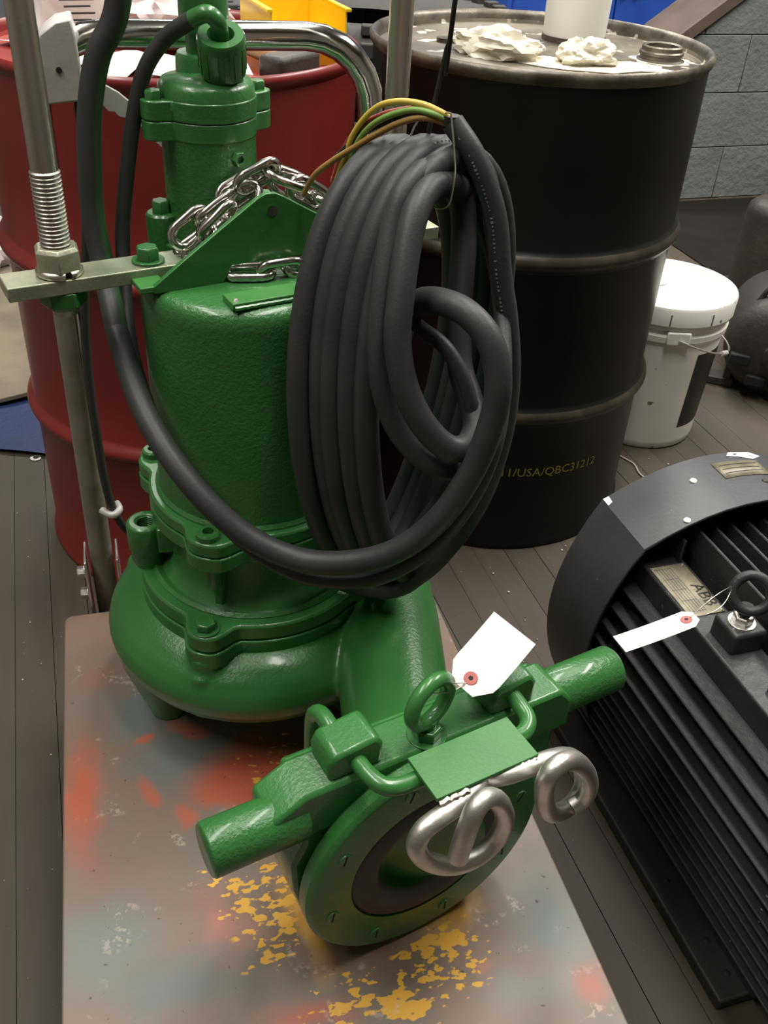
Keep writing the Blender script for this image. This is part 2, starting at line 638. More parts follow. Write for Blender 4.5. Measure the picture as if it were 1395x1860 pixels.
# ------------------------------------------------------------------ lift cart
CA = rad(16.9)
S = srgb
DECK_BLOBS = [
    (-0.228,0.375,0.050,0.055, S(126,102,86), 0.8, 0.7), (-0.222,0.294,0.034,0.040, S(140,88,74), 0.8, 0.6),
    (-0.164,0.219,0.066,0.055, S(98,106,105), 0.6, 1.0), (-0.123,0.139,0.076,0.059, S(98,106,105), 0.7, 0.9),
    (-0.237,0.099,0.036,0.101, S(172,86,62), 0.7, 0.95), (-0.227,0.017,0.034,0.055, S(140,88,74), 0.9, 0.6),
    (-0.038,0.095,0.095,0.064, S(168,80,56), 0.6, 0.95), (-0.073,0.071,0.055,0.038, S(168,80,56), 0.6, 0.95),
    (-0.163,0.173,0.015,0.014, S(172,86,62), 0.6, 0.9), (-0.117,0.172,0.022,0.019, S(172,86,62), 0.6, 0.7),
    (-0.159,0.090,0.016,0.028, S(172,86,62), 0.6, 0.8), (-0.132,0.045,0.019,0.022, S(172,86,62), 0.6, 0.8),
    (0.057,0.135,0.106,0.052, S(104,80,62), 0.7, 0.95), (-0.104,-0.077,0.044,0.067, S(140,88,74), 0.8, 0.6),
    (-0.096,-0.103,0.027,0.035, S(166,110,96), 0.8, 0.6), (-0.218,-0.087,0.068,0.076, S(106,112,108), 0.7, 1.0),
    (-0.148,-0.143,0.076,0.038, S(98,106,105), 0.7, 0.9), (-0.035,-0.196,0.061,0.025, S(172,86,62), 0.8, 0.7),
    (-0.016,-0.097,0.066,0.078, S(104,80,62), 0.7, 0.95), (0.066,-0.182,0.074,0.037, S(92,78,64), 0.8, 0.6),
    (0.218,-0.151,0.062,0.070, S(98,106,105), 0.7, 1.0), (0.186,-0.104,0.058,0.050, S(118,108,98), 0.8, 0.7),
    (0.171,-0.223,0.063,0.030, S(114,118,113), 0.8, 0.8), (0.242,-0.234,0.027,0.030, S(172,86,62), 0.8, 0.6),
    (0.145,-0.185,0.016,0.014, S(160,104,84), 0.8, 0.7), (0.052,-0.003,0.121,0.085, S(124,98,80), 0.9, 0.6)]
DECK_SPATTER = [
    (-0.053,-0.082,0.048,0.078, 0, 0.68), (0.103,-0.173,0.070,0.054, 0.3, 0.675), (0.037,-0.208,0.086,0.034, 0, 0.685),
    (0.013,0.052,0.081,0.061, 0, 0.75), (-0.021,0.117,0.084,0.050, 0, 0.765), (-0.088,-0.042,0.036,0.041, 0, 0.73),
    (0.010,-0.185,0.067,0.025, 0, 0.68)]
DECK_STREAK = [(-0.021,-0.108,0.070,0.020,-1.315), (0.128,-0.130,0.055,0.028,0.416)]
deck_mat()

cart = tag(empty('lift_cart', (-0.064, 0.653, 0), CA),
           'low lift cart, paint-spattered deck and bent chrome handle, carrying the green pump', 'cart')
HX, HY = 0.2585, 0.415
def rrect(hx, hy, r, n=5):
    out = []
    for cx, cy, a0 in ((hx - r, hy - r, 0), (-hx + r, hy - r, 90), (-hx + r, -hy + r, 180), (hx - r, -hy + r, 270)):
        for i in range(n + 1):
            a = rad(a0 + 90 * i / n)
            out.append((cx + r * math.cos(a), cy + r * math.sin(a)))
    return out
MB().prism(rrect(HX, HY, 0.012), 0.212, 0.25).build('deck', 'deck', cart, 0.002)
b = MB()
for sx in (-1, 1):
    b.box((sx * 0.2, 0, 0.1), (0.035, 0.76, 0.05))
for sy in (-1, 1):
    b.box((0, sy * 0.37, 0.1), (0.4, 0.035, 0.05))
b.build('base_frame', 'dark_iron', cart, 0.003)
for sx in (-1, 1):
    for sg in (-1, 1):
        T = Matrix.Translation((sx * (0.17 if sg > 0 else 0.15), 0, 0.168)) @ Matrix.Rotation(sg * rad(6.5), 4, 'X')
        MB().box((0, 0, 0), (0.012, 0.68, 0.03), 0, T).build('scissor_arm', 'dark_iron', cart, 0.002)
for sx in (-1, 1):
    for sy in (-1, 1):
        w = MB().cyl((sx * 0.2 - 0.018, sy * 0.33, 0.05), (sx * 0.2 + 0.018, sy * 0.33, 0.05), 0.05, 28)
        wo = w.build('wheel', 'rubber', cart, 0.004)
        MB().cyl((sx * 0.2 - 0.02, sy * 0.33, 0.05), (sx * 0.2 + 0.02, sy * 0.33, 0.05), 0.018, 18).build('hub', 'stainless_satin', wo)
# handle: local coordinates measured from the far left deck corner
def cu(u, v, z):
    return (u - HX, v + HY, z)
zt, ul, ur, rb = 0.976, 0.062, 0.418, 0.075
hp = [cu(ul - 0.004, 0.04, 0.13), cu(ul - 0.003, 0.04, 0.4), cu(ul, 0.04, 0.7), cu(ul, 0.04, zt - rb)]
for i in range(1, 7):
    a = rad(180 - 15 * i)
    hp.append(cu(ul + rb + rb * math.cos(a), 0.04, zt - rb + rb * math.sin(a)))
hp.append(cu(0.24, 0.04, zt))
for i in range(0, 7):
    a = rad(90 - 15 * i)
    hp.append(cu(ur - rb + rb * math.cos(a), 0.04, zt - rb + rb * math.sin(a)))
hp += [cu(ur, 0.04, 0.7), cu(ur, 0.04, 0.4), cu(ur, 0.04, 0.13)]
hd = MB().tube(hp, 0.0145, 20).build('handle', 'chrome', cart, 0, 60)
hd['label'] = 'bent chrome tube handle'
for u in (ul - 0.004, ur):
    MB().tube([cu(u, 0.04, 0.12), cu(u, 0.04, 0.3), cu(u + (0.003 if u < 0.2 else 0), 0.04, 0.72)], 0.0152, 18).build('handle_sleeve', 'grey_tube', cart, 0, 60)
    br = MB()
    for sx in (-1, 1):
        br.box(cu(u + sx * 0.021, 0.035, 0.23), (0.003, 0.05, 0.2))
    bo = br.build('handle_bracket', 'stainless_satin', cart, 0.0008)
    bb = MB()
    for zz in (0.3, 0.262):
        bb.hexbolt(cu(u - 0.0225, 0.032, zz), 0.008, 0.012, (-1, 0, 0))
    bb.build('bolt', 'stainless_satin', bo)
RX = Matrix.Rotation(rad(90), 4, 'X')
def cartpoly(pts, v0, v1):
    """polygon in the upright plane of the handle (u, z), from depth v0 to v1"""
    return MB().prism([(u - HX, z) for u, z in pts], -(v1 + HY), -(v0 + HY), RX)
ho = cartpoly([(0.066, 0.962), (0.076, 0.980), (0.092, 0.991), (0.107, 0.994), (0.110, 0.978), (0.111, 0.919), (0.070, 0.915)], 0.012, 0.062).build('lever_housing', 'aluminium', cart, 0.002)
MB().cyl(cu(0.090, 0.0105, 0.948), cu(0.090, 0.014, 0.948), 0.003, 14).build('rivet_hole', 'hole', ho)
cartpoly([(0.105, 0.944), (0.129, 0.934), (0.145, 0.925), (0.161, 0.911), (0.169, 0.903), (0.184, 0.889), (0.192, 0.871), (0.190, 0.864),
          (0.180, 0.873), (0.168, 0.888), (0.154, 0.899), (0.143, 0.901), (0.139, 0.906), (0.133, 0.906), (0.127, 0.914), (0.108, 0.921)],
         0.022, 0.027).build('release_lever', 'aluminium', cart, 0.0008)
MB().tube([cu(0.105, 0.03, 0.915), cu(0.104, 0.028, 0.86), cu(0.096, 0.026, 0.78), cu(0.082, 0.024, 0.69), cu(0.076, 0.022, 0.60), cu(0.076, 0.021, 0.51), cu(0.078, 0.02, 0.45),
           cu(0.083, 0.02, 0.408), cu(0.092, 0.022, 0.38), cu(0.106, 0.026, 0.348), cu(0.12, 0.03, 0.28)], 0.0055, 10, smooth=5).build('release_cable', 'rubber', cart, 0, 60)
MB().tube([cu(0.068, 0.024, 0.405), cu(0.082, 0.012, 0.404), cu(0.091, 0.018, 0.408), cu(0.088, 0.03, 0.41)], 0.005, 8, smooth=4).build('cable_clip', 'aluminium', cart, 0, 60)

# ------------------------------------------------------------------ submersible pump
AZ = rad(31.5)
PO = V((-0.15, 0.9, 0.25))
pump = tag(empty('submersible_pump', PO, AZ),
           'glossy green submersible pump with volute and hooked discharge claw, on the lift cart', 'pump')
PF = frame(PO, AZ)
def PL(s, n, z):
    return V((s, -n, z - 0.25))
def loc(p):
    return PF @ V(p)
def lugged(R, Rl, half, angs, n=120):
    """circle with rounded lugs at the given angles (degrees)"""
    out = []
    for i in range(n):
        a = 360 * i / n
        d = min(abs((a - g + 180) % 360 - 180) for g in angs)
        k = 0.0 if d > half else 0.5 + 0.5 * math.cos(pi * min(1, (d / half) ** 1.6))
        r = R + (Rl - R) * k
        out.append((r * math.cos(rad(a)), r * math.sin(rad(a))))
    return out
LUG = (45, 135, 225, 315)

v = MB()
v.lathe([(0, 0.165), (0.125, 0.162), (0.138, 0.160), (0.153, 0.153), (0.167, 0.142), (0.177, 0.128), (0.181, 0.114), (0.178, 0.099), (0.169, 0.083), (0.152, 0.068), (0.13, 0.060), (0.11, 0.058), (0, 0.058)], 96)
neck = [loc(p) for p in ((-0.03, 1.01, 0.378), (0.0, 0.945, 0.379), (0.012, 0.87, 0.379), (0.02, 0.79, 0.378), (0.03, 0.70, 0.377), (0.046, 0.61, 0.377), (0.058, 0.555, 0.377))]
v.tube(neck, 0.06, 28, smooth=5, radii=[0.045, 0.058, 0.062, 0.062, 0.06, 0.06, 0.062])
for a in LUG:
    c, s_ = math.cos(rad(a)), math.sin(rad(a))
    v.cyl((0.146 * c, 0.146 * s_, 0.085), (0.146 * c, 0.146 * s_, 0.166), 0.020, 20)
    v.box((0.158 * c, 0.158 * s_, 0.115), (0.03, 0.016, 0.06), rad(a))
for a in (186, 306, 66):
    c, s_ = math.cos(rad(a)), math.sin(rad(a))
    v.cyl((0.128 * c, 0.128 * s_, 0.0), (0.142 * c, 0.142 * s_, 0.10), 0.022, 16, 0.038)
me = remeshed(v, 'volute_casing', 0.0038, 4)
link('volute_casing', me, 'green', pump, 0, 179)

# cover: two bolted rings with lugs
MB().prism(lugged(0.136, 0.164, 15, LUG), 0.155, 0.1765).build('cover_ring', 'green', pump, 0.0015)
MB().prism(lugged(0.1345, 0.162, 14, LUG), 0.177, 0.198).build('cover_ring', 'green', pump, 0.003)
MB().lathe([(0.113, 0.190), (0.122, 0.199), (0.118, 0.2025), (0.111, 0.199), (0.104, 0.206), (0.099, 0.218), (0.097, 0.235), (0.097, 0.286), (0, 0.286)], 72).build('oil_housing', 'green', pump, 0, 30)
for a in LUG:
    c, s_ = math.cos(rad(a)), math.sin(rad(a))
    MB().hexbolt((0.145 * c, 0.145 * s_, 0.198), 0.0115, 0.011, spin=0.5 + a).build('cover_bolt', 'green_smooth', pump, 0.0006)
for a in (225, 315):
    c, s_ = math.cos(rad(a)), math.sin(rad(a))
    MB().box((0.102 * c, 0.102 * s_, 0.236), (0.012, 0.012, 0.08), rad(a)).build('housing_rib', 'green', pump, 0.003)
# threaded boss on the left
c, s_ = math.cos(rad(163)), math.sin(rad(163))
T = Matrix.Translation((0.125 * c, 0.125 * s_, 0))
tbm = MB().lathe([(0, 0.196), (0.017, 0.196), (0.0175, 0.216), (0.0215, 0.222), (0.0215, 0.252), (0.0195, 0.256), (0.0105, 0.256), (0.0105, 0.235), (0, 0.235)], 30, T)
tbm.box((0.096 * c, 0.096 * s_, 0.2385), (0.034, 0.041, 0.033), rad(163))
tbm.build('threaded_boss', 'green', pump, 0.002, 40)
tb = MB()
for i in range(6):
    tb.ring((0.125 * c, 0.125 * s_, 0.239 + i * 0.0028), (0, 0, 1), 0.0104, 0.0009, 24, 6)
tb.build('boss_thread', 'green_smooth', pump)
# oil plug
pp = V((0.099 * math.cos(rad(-72)), 0.099 * math.sin(rad(-72)), 0.222))
MB().lathe([(0, 0), (0.011, 0), (0.011, 0.004), (0.006, 0.004), (0.006, 0.001), (0, 0.001)], 20,
           Matrix.Translation(pp) @ V((pp.x, pp.y, 0)).to_track_quat('Z', 'Y').to_matrix().to_4x4()).build('oil_plug', 'green_smooth', pump)

# motor flange and motor body
MB().prism(lugged(0.117, 0.139, 19, LUG), 0.272, 0.2895).build('motor_flange', 'green', pump, 0.0015)
MB().prism(lugged(0.1165, 0.1385, 18, LUG), 0.290, 0.307).build('motor_flange', 'green', pump, 0.003)
for a in LUG:
    cc, ss = math.cos(rad(a)), math.sin(rad(a))
    T = Matrix.Translation((0.124 * cc, 0.124 * ss, 0.3))
    MB().lathe([(0, 0), (0.0125, 0), (0.0125, 0.013), (0.0105, 0.015), (0.006, 0.015), (0.006, 0.006), (0, 0.006)], 24, T).build('flange_bolt', 'green_smooth', pump)
    MB().lathe([(0, 0.275), (0.011, 0.275), (0.009, 0.240), (0, 0.238)], 16, Matrix.Translation((0.118 * cc, 0.118 * ss, 0))).build('lug_pad', 'green', pump)
MB().lathe([(0, 0.30), (0.1095, 0.30), (0.1088, 0.309), (0.1055, 0.313), (0.1045, 0.33), (0.1045, 0.528), (0.1038, 0.537), (0.1012, 0.5435), (0.097, 0.5475), (0.090, 0.5495), (0, 0.55)], 96).build('motor_housing', 'green_cast', pump, 0, 30)

# rating pad on top
pad = MB().box(PL(-0.012, 0.073, 0.8025), (0.075, 0.026, 0.007)).build('rating_pad', 'green_plate', pump, 0.001)
for sx in (-0.044, 0.02):
    MB().lathe([(0, 0), (0.003, 0), (0.002, 0.0015), (0, 0.002)], 12, Matrix.Translation(PL(sx, 0.079, 0.806))).build('rivet', 'stainless_satin', pad)
wb = MB().tube([PL(-0.048 + i * 0.004, 0.087 + 0.0008 * (i % 2), 0.8015) for i in range(18)], 0.0022, 7)
wb.build('weld_bead', 'green_smooth', pad)

# upright lifting plate
lift = [(-0.101, 0.799), (-0.101, 0.806), (-0.072, 0.826), (-0.033, 0.852), (0.004, 0.876), (0.012, 0.8795), (0.022, 0.879), (0.030, 0.875), (0.075, 0.849), (0.118, 0.824),
        (0.118, 0.806), (0.085, 0.806), (0.075, 0.815), (0.057, 0.816), (-0.024, 0.8155), (-0.034, 0.799)]
hx, hz, hr = 0.018, 0.863, 0.0052
lp_ = MB().prism([(a, c_ - 0.25) for a, c_ in lift], 0.017, 0.023, RX).build('lifting_plate', 'green_smooth', pump, 0.0008)
hole_ = MB().cyl(PL(hx, 0.0225, hz), PL(hx, 0.0236, hz), hr, 18).build('plate_hole', 'chain_steel', lp_)
MB().box(PL(-0.101, 0.008, 0.803), (0.026, 0.028, 0.006)).build('plate_foot', 'green_plate', lp_, 0.001)
for sx in (0.1,):
    MB().box(PL(sx, 0.012, 0.803), (0.026, 0.026, 0.006)).build('plate_foot', 'green_plate', lp_, 0.001)

# flat bar, bail rods, nuts
bar = MB().box(PL(0, -0.023, 0.8065), (0.45, 0.038, 0.0135)).build('lifting_bar', 'bar_steel', pump, 0.0012)
bar['label'] = 'bare steel flat bar'
for sg in (-1, 1):
    sx = sg * 0.0915
    MB().hexbolt(PL(sx, -0.0215, 0.8133), 0.0115, 0.015, spin=0.3).build('bar_bolt', 'green_smooth', bar, 0.0006)
RS = 0.174
bail = MB()
arch = [PL(-RS, -0.023, 0.775), PL(-RS, -0.023, 1.30)]
for i in range(1, 9):
    a = rad(180 - 20 * i)
    arch.append(PL(RS * math.cos(a), -0.023, 1.30 + 0.16 * math.sin(a)))
arch += [PL(RS, -0.023, 1.30), PL(RS, -0.023, 0.775)]
bl = bail.tube(arch, 0.0117, 20).build('bail_rod', 'stainless', pump, 0, 60)
bl['label'] = 'stainless bail rod with threaded ends'
for sg in (-1, 1):
    sx = sg * RS
    th = MB()
    zz, prof = 0.590, []
    for i in range(18):
        prof += [(0.0114, zz), (0.0133, zz + 0.0013), (0.0133, zz + 0.0021), (0.0114, zz + 0.0035)]
        zz += 0.0037
    th.lathe([(0, 0.590)] + prof + [(0, zz)], 28, Matrix.Translation(PL(sx, -0.023, 0.25)))
    th.build('rod_thread', 'stainless', bl, 0, 35)
    nt_ = MB()
    T = Matrix.Translation(PL(sx, -0.023, 0.8135))
    nt_.lathe([(0.0122, 0.006), (0.0215, 0.006), (0.0215, 0.023), (0.0185, 0.0265), (0.0122, 0.0265)], 6, T @ Matrix.Rotation(0.35, 4, 'Z'), True)
    nt_.build('rod_nut', 'bar_steel', bl, 0.0006)
    ws = MB()
    ws.tube([PL(sx, -0.023, 0.8165) + V((0.0175 * math.cos(rad(a)), 0.0175 * math.sin(rad(a)), 0)) for a in range(-72, 277, 8)], 0.0040, 10)
    ws.build('lock_washer', 'stainless', bl)
    T = Matrix.Translation(PL(sx, -0.023, 0.7815))
    MB().lathe([(0.0122, 0), (0.017, 0), (0.0215, 0.004), (0.0215, 0.018), (0.0122, 0.018)], 6, T @ Matrix.Rotation(0.8, 4, 'Z'), True).build('rod_nut', 'green_smooth', bl, 0.0006)

# cable entry tower
TC = Matrix.Translation(PL(0, -0.088, 0.25))
MB().lathe([(0, 0.548), (0.058, 0.548), (0.058, 0.556), (0.0475, 0.562), (0.046, 0.575), (0.046, 0.664), (0, 0.664)], 64, TC).build('cable_tower', 'green_cast', pump, 0, 35)
for a in (178, 352):
    px_ = PL(0, -0.088, 0.25) + V((0.054 * math.cos(rad(a)), 0.054 * math.sin(rad(a)), 0))
    MB().lathe([(0, 0.55), (0.0155, 0.55), (0.0155, 0.583), (0.0135, 0.585), (0, 0.585)], 24, Matrix.Translation(px_)).build('tower_lug', 'green', pump, 0, 35)
    MB().hexbolt(px_ + V((0, 0, 0.585)), 0.0095, 0.012, washer=False).build('tower_bolt', 'green_smooth', pump, 0.0006)
MB().prism([(a, b_) for a, b_ in lugged(0.0468, 0.067, 22, (6, 186), 120)], 0.658, 0.6755, TC).build('tower_flange', 'green', pump, 0.0012)
MB().prism([(a, b_) for a, b_ in lugged(0.0472, 0.067, 22, (6, 186), 120)], 0.676, 0.694, TC).build('tower_cap', 'green', pump, 0.0015)
MB().lathe([(0, 0.69), (0.0465, 0.69), (0.046, 0.702), (0.042, 0.708), (0, 0.713)], 48, TC).build('tower_dome', 'green', pump, 0, 50)
for a in (6, 186):
    q = PL(0, -0.088, 0.942) + V((0.055 * math.cos(rad(a)), 0.055 * math.sin(rad(a)), 0))
    MB().hexbolt(q, 0.0085, 0.010, washer=False, spin=0.1).build('cap_bolt', 'green_smooth', pump, 0.0006)
# small test screw on the tower flank
q = PL(0, -0.088, 0.893) + V((0.046 * math.cos(rad(-75)), 0.046 * math.sin(rad(-75)), 0))
d = V((math.cos(rad(-75)), math.sin(rad(-75)), 0))
MB().lathe([(0, -0.002), (0.0075, -0.002), (0.0075, 0.005), (0.004, 0.005), (0.004, 0.001), (0, 0.001)], 6,
           Matrix.Translation(q) @ d.to_track_quat('Z', 'Y').to_matrix().to_4x4()).build('test_screw', 'green_smooth', pump, 0.0006)
# front gland (thin cable)
g0, g1 = loc((-0.1775, 0.969, 0.953)), loc((-0.1745, 0.945, 1.0025))
gd = (g1 - g0).normalized()
GT = Matrix.Translation(g0) @ gd.to_track_quat('Z', 'Y').to_matrix().to_4x4()
gl = MB().lathe([(0.0, 0), (0.0185, 0), (0.0185, 0.014), (0.0215, 0.017), (0.0222, 0.051), (0.0205, 0.0545), (0.0125, 0.0545), (0.011, 0.042), (0, 0.042)], 40, GT).build('cable_gland', 'green_smooth', pump, 0, 40)
sl = MB()
for i in range(14):
    a = 2 * pi * i / 14
    sl.box((0.0216 * math.cos(a), 0.0216 * math.sin(a), 0.033), (0.0014, 0.0042, 0.026), a, GT)
sl.build('gland_ribs', 'green_smooth', gl)
# rear gland (power cable)
G2 = Matrix.Translation(loc((-0.2, 1.0, 0.25)))
MB().lathe([(0, 0.69), (0.031, 0.69), (0.029, 0.722), (0.027, 0.726), (0, 0.726)], 32, G2).build('gland_boss', 'green', pump, 0, 35)
MB().lathe([(0, 0.72), (0.0185, 0.72), (0.0185, 0.742), (0.0235, 0.746), (0.0235, 0.81), (0.021, 0.815), (0.0125, 0.815), (0, 0.812)], 40, G2).build('cable_gland', 'green_smooth', pump, 0, 40)

# ---- discharge claw (s to the right, n towards the viewer, z up from the outlet centre)
def CW(s, n, z):
    return V((s - 0.003, -(n + 0.413), z + 0.127))
CM = Matrix.Translation((-0.003, -0.413, 0.127))
def clawpoly(pts, n0, n1):
    return MB().prism(pts, n0, n1, CM @ RX)
body = [(-0.118, 0.120), (-0.120, 0.062), (-0.131, 0.04), (-0.129, 0.0), (-0.116, -0.055), (-0.097, -0.098), (-0.06, -0.118), (0.06, -0.118), (0.105, -0.098),
        (0.126, -0.055), (0.140, 0.0), (0.150, 0.04), (0.150, 0.120)]
clawpoly(body, -0.078, -0.022).build('claw_body', 'green', pump, 0.004)
clawpoly([(-0.150, 0.112), (-0.118, 0.130), (0.150, 0.130), (0.165, 0.112), (0.165, 0.075), (-0.150, 0.075)], -0.0665, -0.0205).build('claw_arm', 'green', pump, 0.004)
def octpin(s0, s1, nn_):
    mb = MB()
    T = Matrix.Translation(CW(s0, nn_, 0.0925)) @ V((1, 0, 0)).to_track_quat('Z', 'Y').to_matrix().to_4x4()
    h = s1 - s0
    mb.lathe([(0, 0), (0.0225, 0), (0.0242, 0.002), (0.0242, h - 0.002), (0.0225, h), (0, h)], 28, T)
    return mb
octpin(-0.203, -0.115, -0.037).build('guide_pin', 'green_cast', pump, 0, 50)
octpin(0.140, 0.243, -0.051).build('guide_pin', 'green_cast', pump, 0, 50)
for (s0, s1) in ((-0.094, -0.044), (0.070, 0.118)):
    sm = (s0 + s1) / 2
    hb = MB().prism([(s0, 0.128), (s0 - 0.002, 0.146), (s0 + 0.004, 0.158), (s1 - 0.006, 0.163), (s1 + 0.001, 0.152), (s1, 0.128)], -0.064, -0.026, CM @ RX)
    hb.build('claw_horn', 'green', pump, 0.004)
# flange disc
F = CM @ Matrix.Rotation(rad(90), 4, 'X')
MB().lathe([(0.083, -0.022), (0.122, -0.022), (0.127, -0.017), (0.127, -0.005), (0.124, -0.001), (0.121, 0.0), (0.083, 0.0), (0.083, -0.022)], 96, F).build('discharge_flange', 'green', pump, 0, 35)
MB().lathe([(0.051, -0.012), (0.083, -0.012), (0.083, -0.003), (0.079, 0.0), (0.066, 0.002), (0.055, -0.002), (0.051, -0.006)], 80, F, True).build('rubber_seal', 'rubber_seal', pump, 0, 50)
MB().lathe([(0.051, -0.006), (0.0508, -0.012), (0.049, -0.02), (0.0485, -0.11), (0, -0.11)], 64, F).build('outlet_bore', 'green', pump, 0, 40)
for a in (150, 195, 240, 285, 330, 15, 60, 105):
    q = CM @ RX @ V((0.105 * math.cos(rad(a)), 0.105 * math.sin(rad(a)), -0.001))
    sT = Matrix.Translation(q) @ RX
    so = MB().lathe([(0, 0), (0.0075, 0), (0.0066, 0.0022), (0.0, 0.0026)], 20, sT).build('flange_screw', 'green_smooth', pump)
    MB().box((0, 0, 0.0024), (0.012, 0.0016, 0.0008), a * 0.7, sT).build('screw_slot', 'hole', so)
# green rod staples through the horns
st = MB().tube([CW(-0.068, -0.04, 0.142), CW(-0.068, -0.022, 0.1425), CW(-0.066, -0.006, 0.1425), CW(-0.060, 0.006, 0.142), (CW(-0.048, 0.0115, 0.1415)), CW(-0.03, 0.012, 0.141),
                CW(0.02, 0.012, 0.141), CW(0.066, 0.012, 0.1405), CW(0.082, 0.009, 0.141), CW(0.091, -0.001, 0.142), CW(0.093, -0.018, 0.1435), CW(0.094, -0.04, 0.145)], 0.0078, 14, smooth=5)
st.build('rod_staple', 'green_smooth', pump, 0, 60)
for sx, sgn in ((-0.076, -1), (0.095, 1)):
    MB().tube([CW(sx, -0.05, 0.150), CW(sx, -0.072, 0.153), CW(sx - 0.001, -0.086, 0.148), CW(sx - 0.002, -0.092, 0.132), CW(sx - 0.002, -0.092, 0.09), CW(sx - 0.002, -0.088, 0.06), CW(sx, -0.074, 0.05)],
              0.0078, 14, smooth=5).build('rod_staple', 'green_smooth', pump, 0, 60)
# eyebolt on the arm
ey = MB().ring(CW(0.006, -0.034, 0.172), (0.28, -0.96, 0.0), 0.0235, 0.0070, 36, 12)
ey.cyl(CW(0.006, -0.034, 0.13), CW(0.006, -0.034, 0.150), 0.0078, 18)
eo = ey.build('eyebolt', 'green_smooth', pump, 0, 60)
MB().hexbolt(CW(0.006, -0.034, 0.129), 0.0135, 0.013, spin=0.4).build('eyebolt_nut', 'green_smooth', eo, 0.0006)
# flap plate on the staple
fp = MB().box(CW(0.017, 0.0205, 0.1515), (0.102, 0.047, 0.004)).build('flap_plate', 'green_plate', pump, 0.0006)
for s0, s1 in ((-0.031, -0.004), (0.047, 0.066)):
    pts = []
    k = 9
    for i in range(k + 1):
        pts.append(CW(s0 + (s1 - s0) * i / k, 0.0445 + 0.0008 * (i % 2), 0.1475 + 0.001 * ((i * 7) % 3 - 1)))
    MB().tube(pts, 0.0035, 7).build('weld_bead', 'stainless', fp)
# stainless hooks
hk = MB().tube([CW(0.020, 0.034, 0.1405), CW(0.004, 0.042, 0.140), CW(-0.018, 0.048, 0.139), CW(-0.036, 0.050, 0.137), CW(-0.051, 0.052, 0.132), CW(-0.056, 0.054, 0.116), CW(-0.043, 0.055, 0.091), CW(-0.019, 0.056, 0.070), CW(0.006, 0.056, 0.064),
                CW(0.025, 0.057, 0.078), CW(0.028, 0.060, 0.109), CW(0.015, 0.063, 0.143), CW(-0.002, 0.067, 0.163), CW(-0.015, 0.071, 0.164), CW(-0.022, 0.073, 0.148), CW(-0.0255, 0.073, 0.126), CW(-0.027, 0.072, 0.107)], 0.0086, 16, smooth=6)
hk.build('steel_hook', 'stainless_satin', pump, 0, 60)
hk = MB().tube([CW(0.020, 0.036, 0.1405), CW(0.038, 0.042, 0.141), CW(0.058, 0.045, 0.1425), CW(0.083, 0.044, 0.139), CW(0.111, 0.040, 0.122), CW(0.134, 0.036, 0.091), CW(0.143, 0.036, 0.062), CW(0.134, 0.040, 0.049), CW(0.110, 0.050, 0.060),
                CW(0.086, 0.058, 0.079), CW(0.066, 0.066, 0.113), CW(0.056, 0.070, 0.145), CW(0.056, 0.072, 0.167), CW(0.071, 0.070, 0.170), CW(0.094, 0.064, 0.150), CW(0.117, 0.058, 0.116), CW(0.128, 0.055, 0.088), CW(0.127, 0.053, 0.068), CW(0.116, 0.052, 0.062)], 0.0086, 16, smooth=6)
hk.build('steel_hook', 'stainless_satin', pump, 0, 60)

# ------------------------------------------------------------------ chain on the pump top
chain = tag(empty('lifting_chain', PO + V((0, 0, 0.566)), AZ), 'shiny steel chain heaped behind the green lifting plate on the pump', 'chain')
def link_mesh():
    mb = MB()
    pts = []
    L_, r_ = 0.0115, 0.0108
    for i in range(9):
        a = rad(-90 + 180 * i / 8)
        pts.append((L_ + r_ * math.cos(a), r_ * math.sin(a), 0))
    for i in range(9):
        a = rad(90 + 180 * i / 8)
        pts.append((-L_ + r_ * math.cos(a), r_ * math.sin(a), 0))
    mb.tube(pts, 0.0044, 10, True)
    me_ = mb.mesh('chain_link')
    for p in me_.polygons:
        p.use_smooth = True
    me_.materials.append(M['chain_steel'])
    return me_
lm = link_mesh()
def chain_run(pts, step=0.029, roll0=0.4):
    P = catmull(pts, 20)
    acc, last, k = 0.0, P[0], 0
    pos = [P[0]]
    for q in P[1:]:
        if (q - pos[-1]).length >= step:
            pos.append(q)
    for i, q in enumerate(pos):
        d = (pos[min(i + 1, len(pos) - 1)] - pos[max(i - 1, 0)]).normalized()
        o = bpy.data.objects.new('chain_link', lm)
        C.objects.link(o)
        o.parent = chain
        rot = d.to_track_quat('X', 'Z').to_matrix().to_4x4() @ Matrix.Rotation(roll0 + (pi / 2) * (i % 2) + random.uniform(-0.3, 0.3), 4, 'X')
        o.matrix_local = Matrix.Translation(q) @ rot
def CHp(s, n, z):
    return V((s, -n, z - 0.816))
chain_run([CHp(-0.044, -0.010, 0.8265), CHp(-0.036, -0.004, 0.842), CHp(-0.026, -0.006, 0.849), CHp(-0.004, -0.010, 0.858), CHp(0.008, -0.014, 0.872), CHp(0.022, -0.014, 0.886), CHp(0.042, -0.012, 0.885),
           CHp(0.060, -0.010, 0.872), CHp(0.078, -0.012, 0.858), CHp(0.098, -0.014, 0.850), CHp(0.118, -0.014, 0.838)])
chain_run([CHp(-0.046, -0.022, 0.840), CHp(-0.034, -0.022, 0.852), CHp(-0.02, -0.024, 0.856), CHp(0.004, -0.026, 0.868), CHp(0.026, -0.028, 0.880), CHp(0.05, -0.028, 0.872), CHp(0.07, -0.028, 0.855), CHp(0.09, -0.028, 0.838)], roll0=1.0)
chain_run([CHp(-0.04, -0.03, 0.822), CHp(-0.025, -0.028, 0.830), CHp(-0.01, -0.03, 0.838), CHp(0.02, -0.032, 0.845), CHp(0.05, -0.03, 0.838)], roll0=0.2)
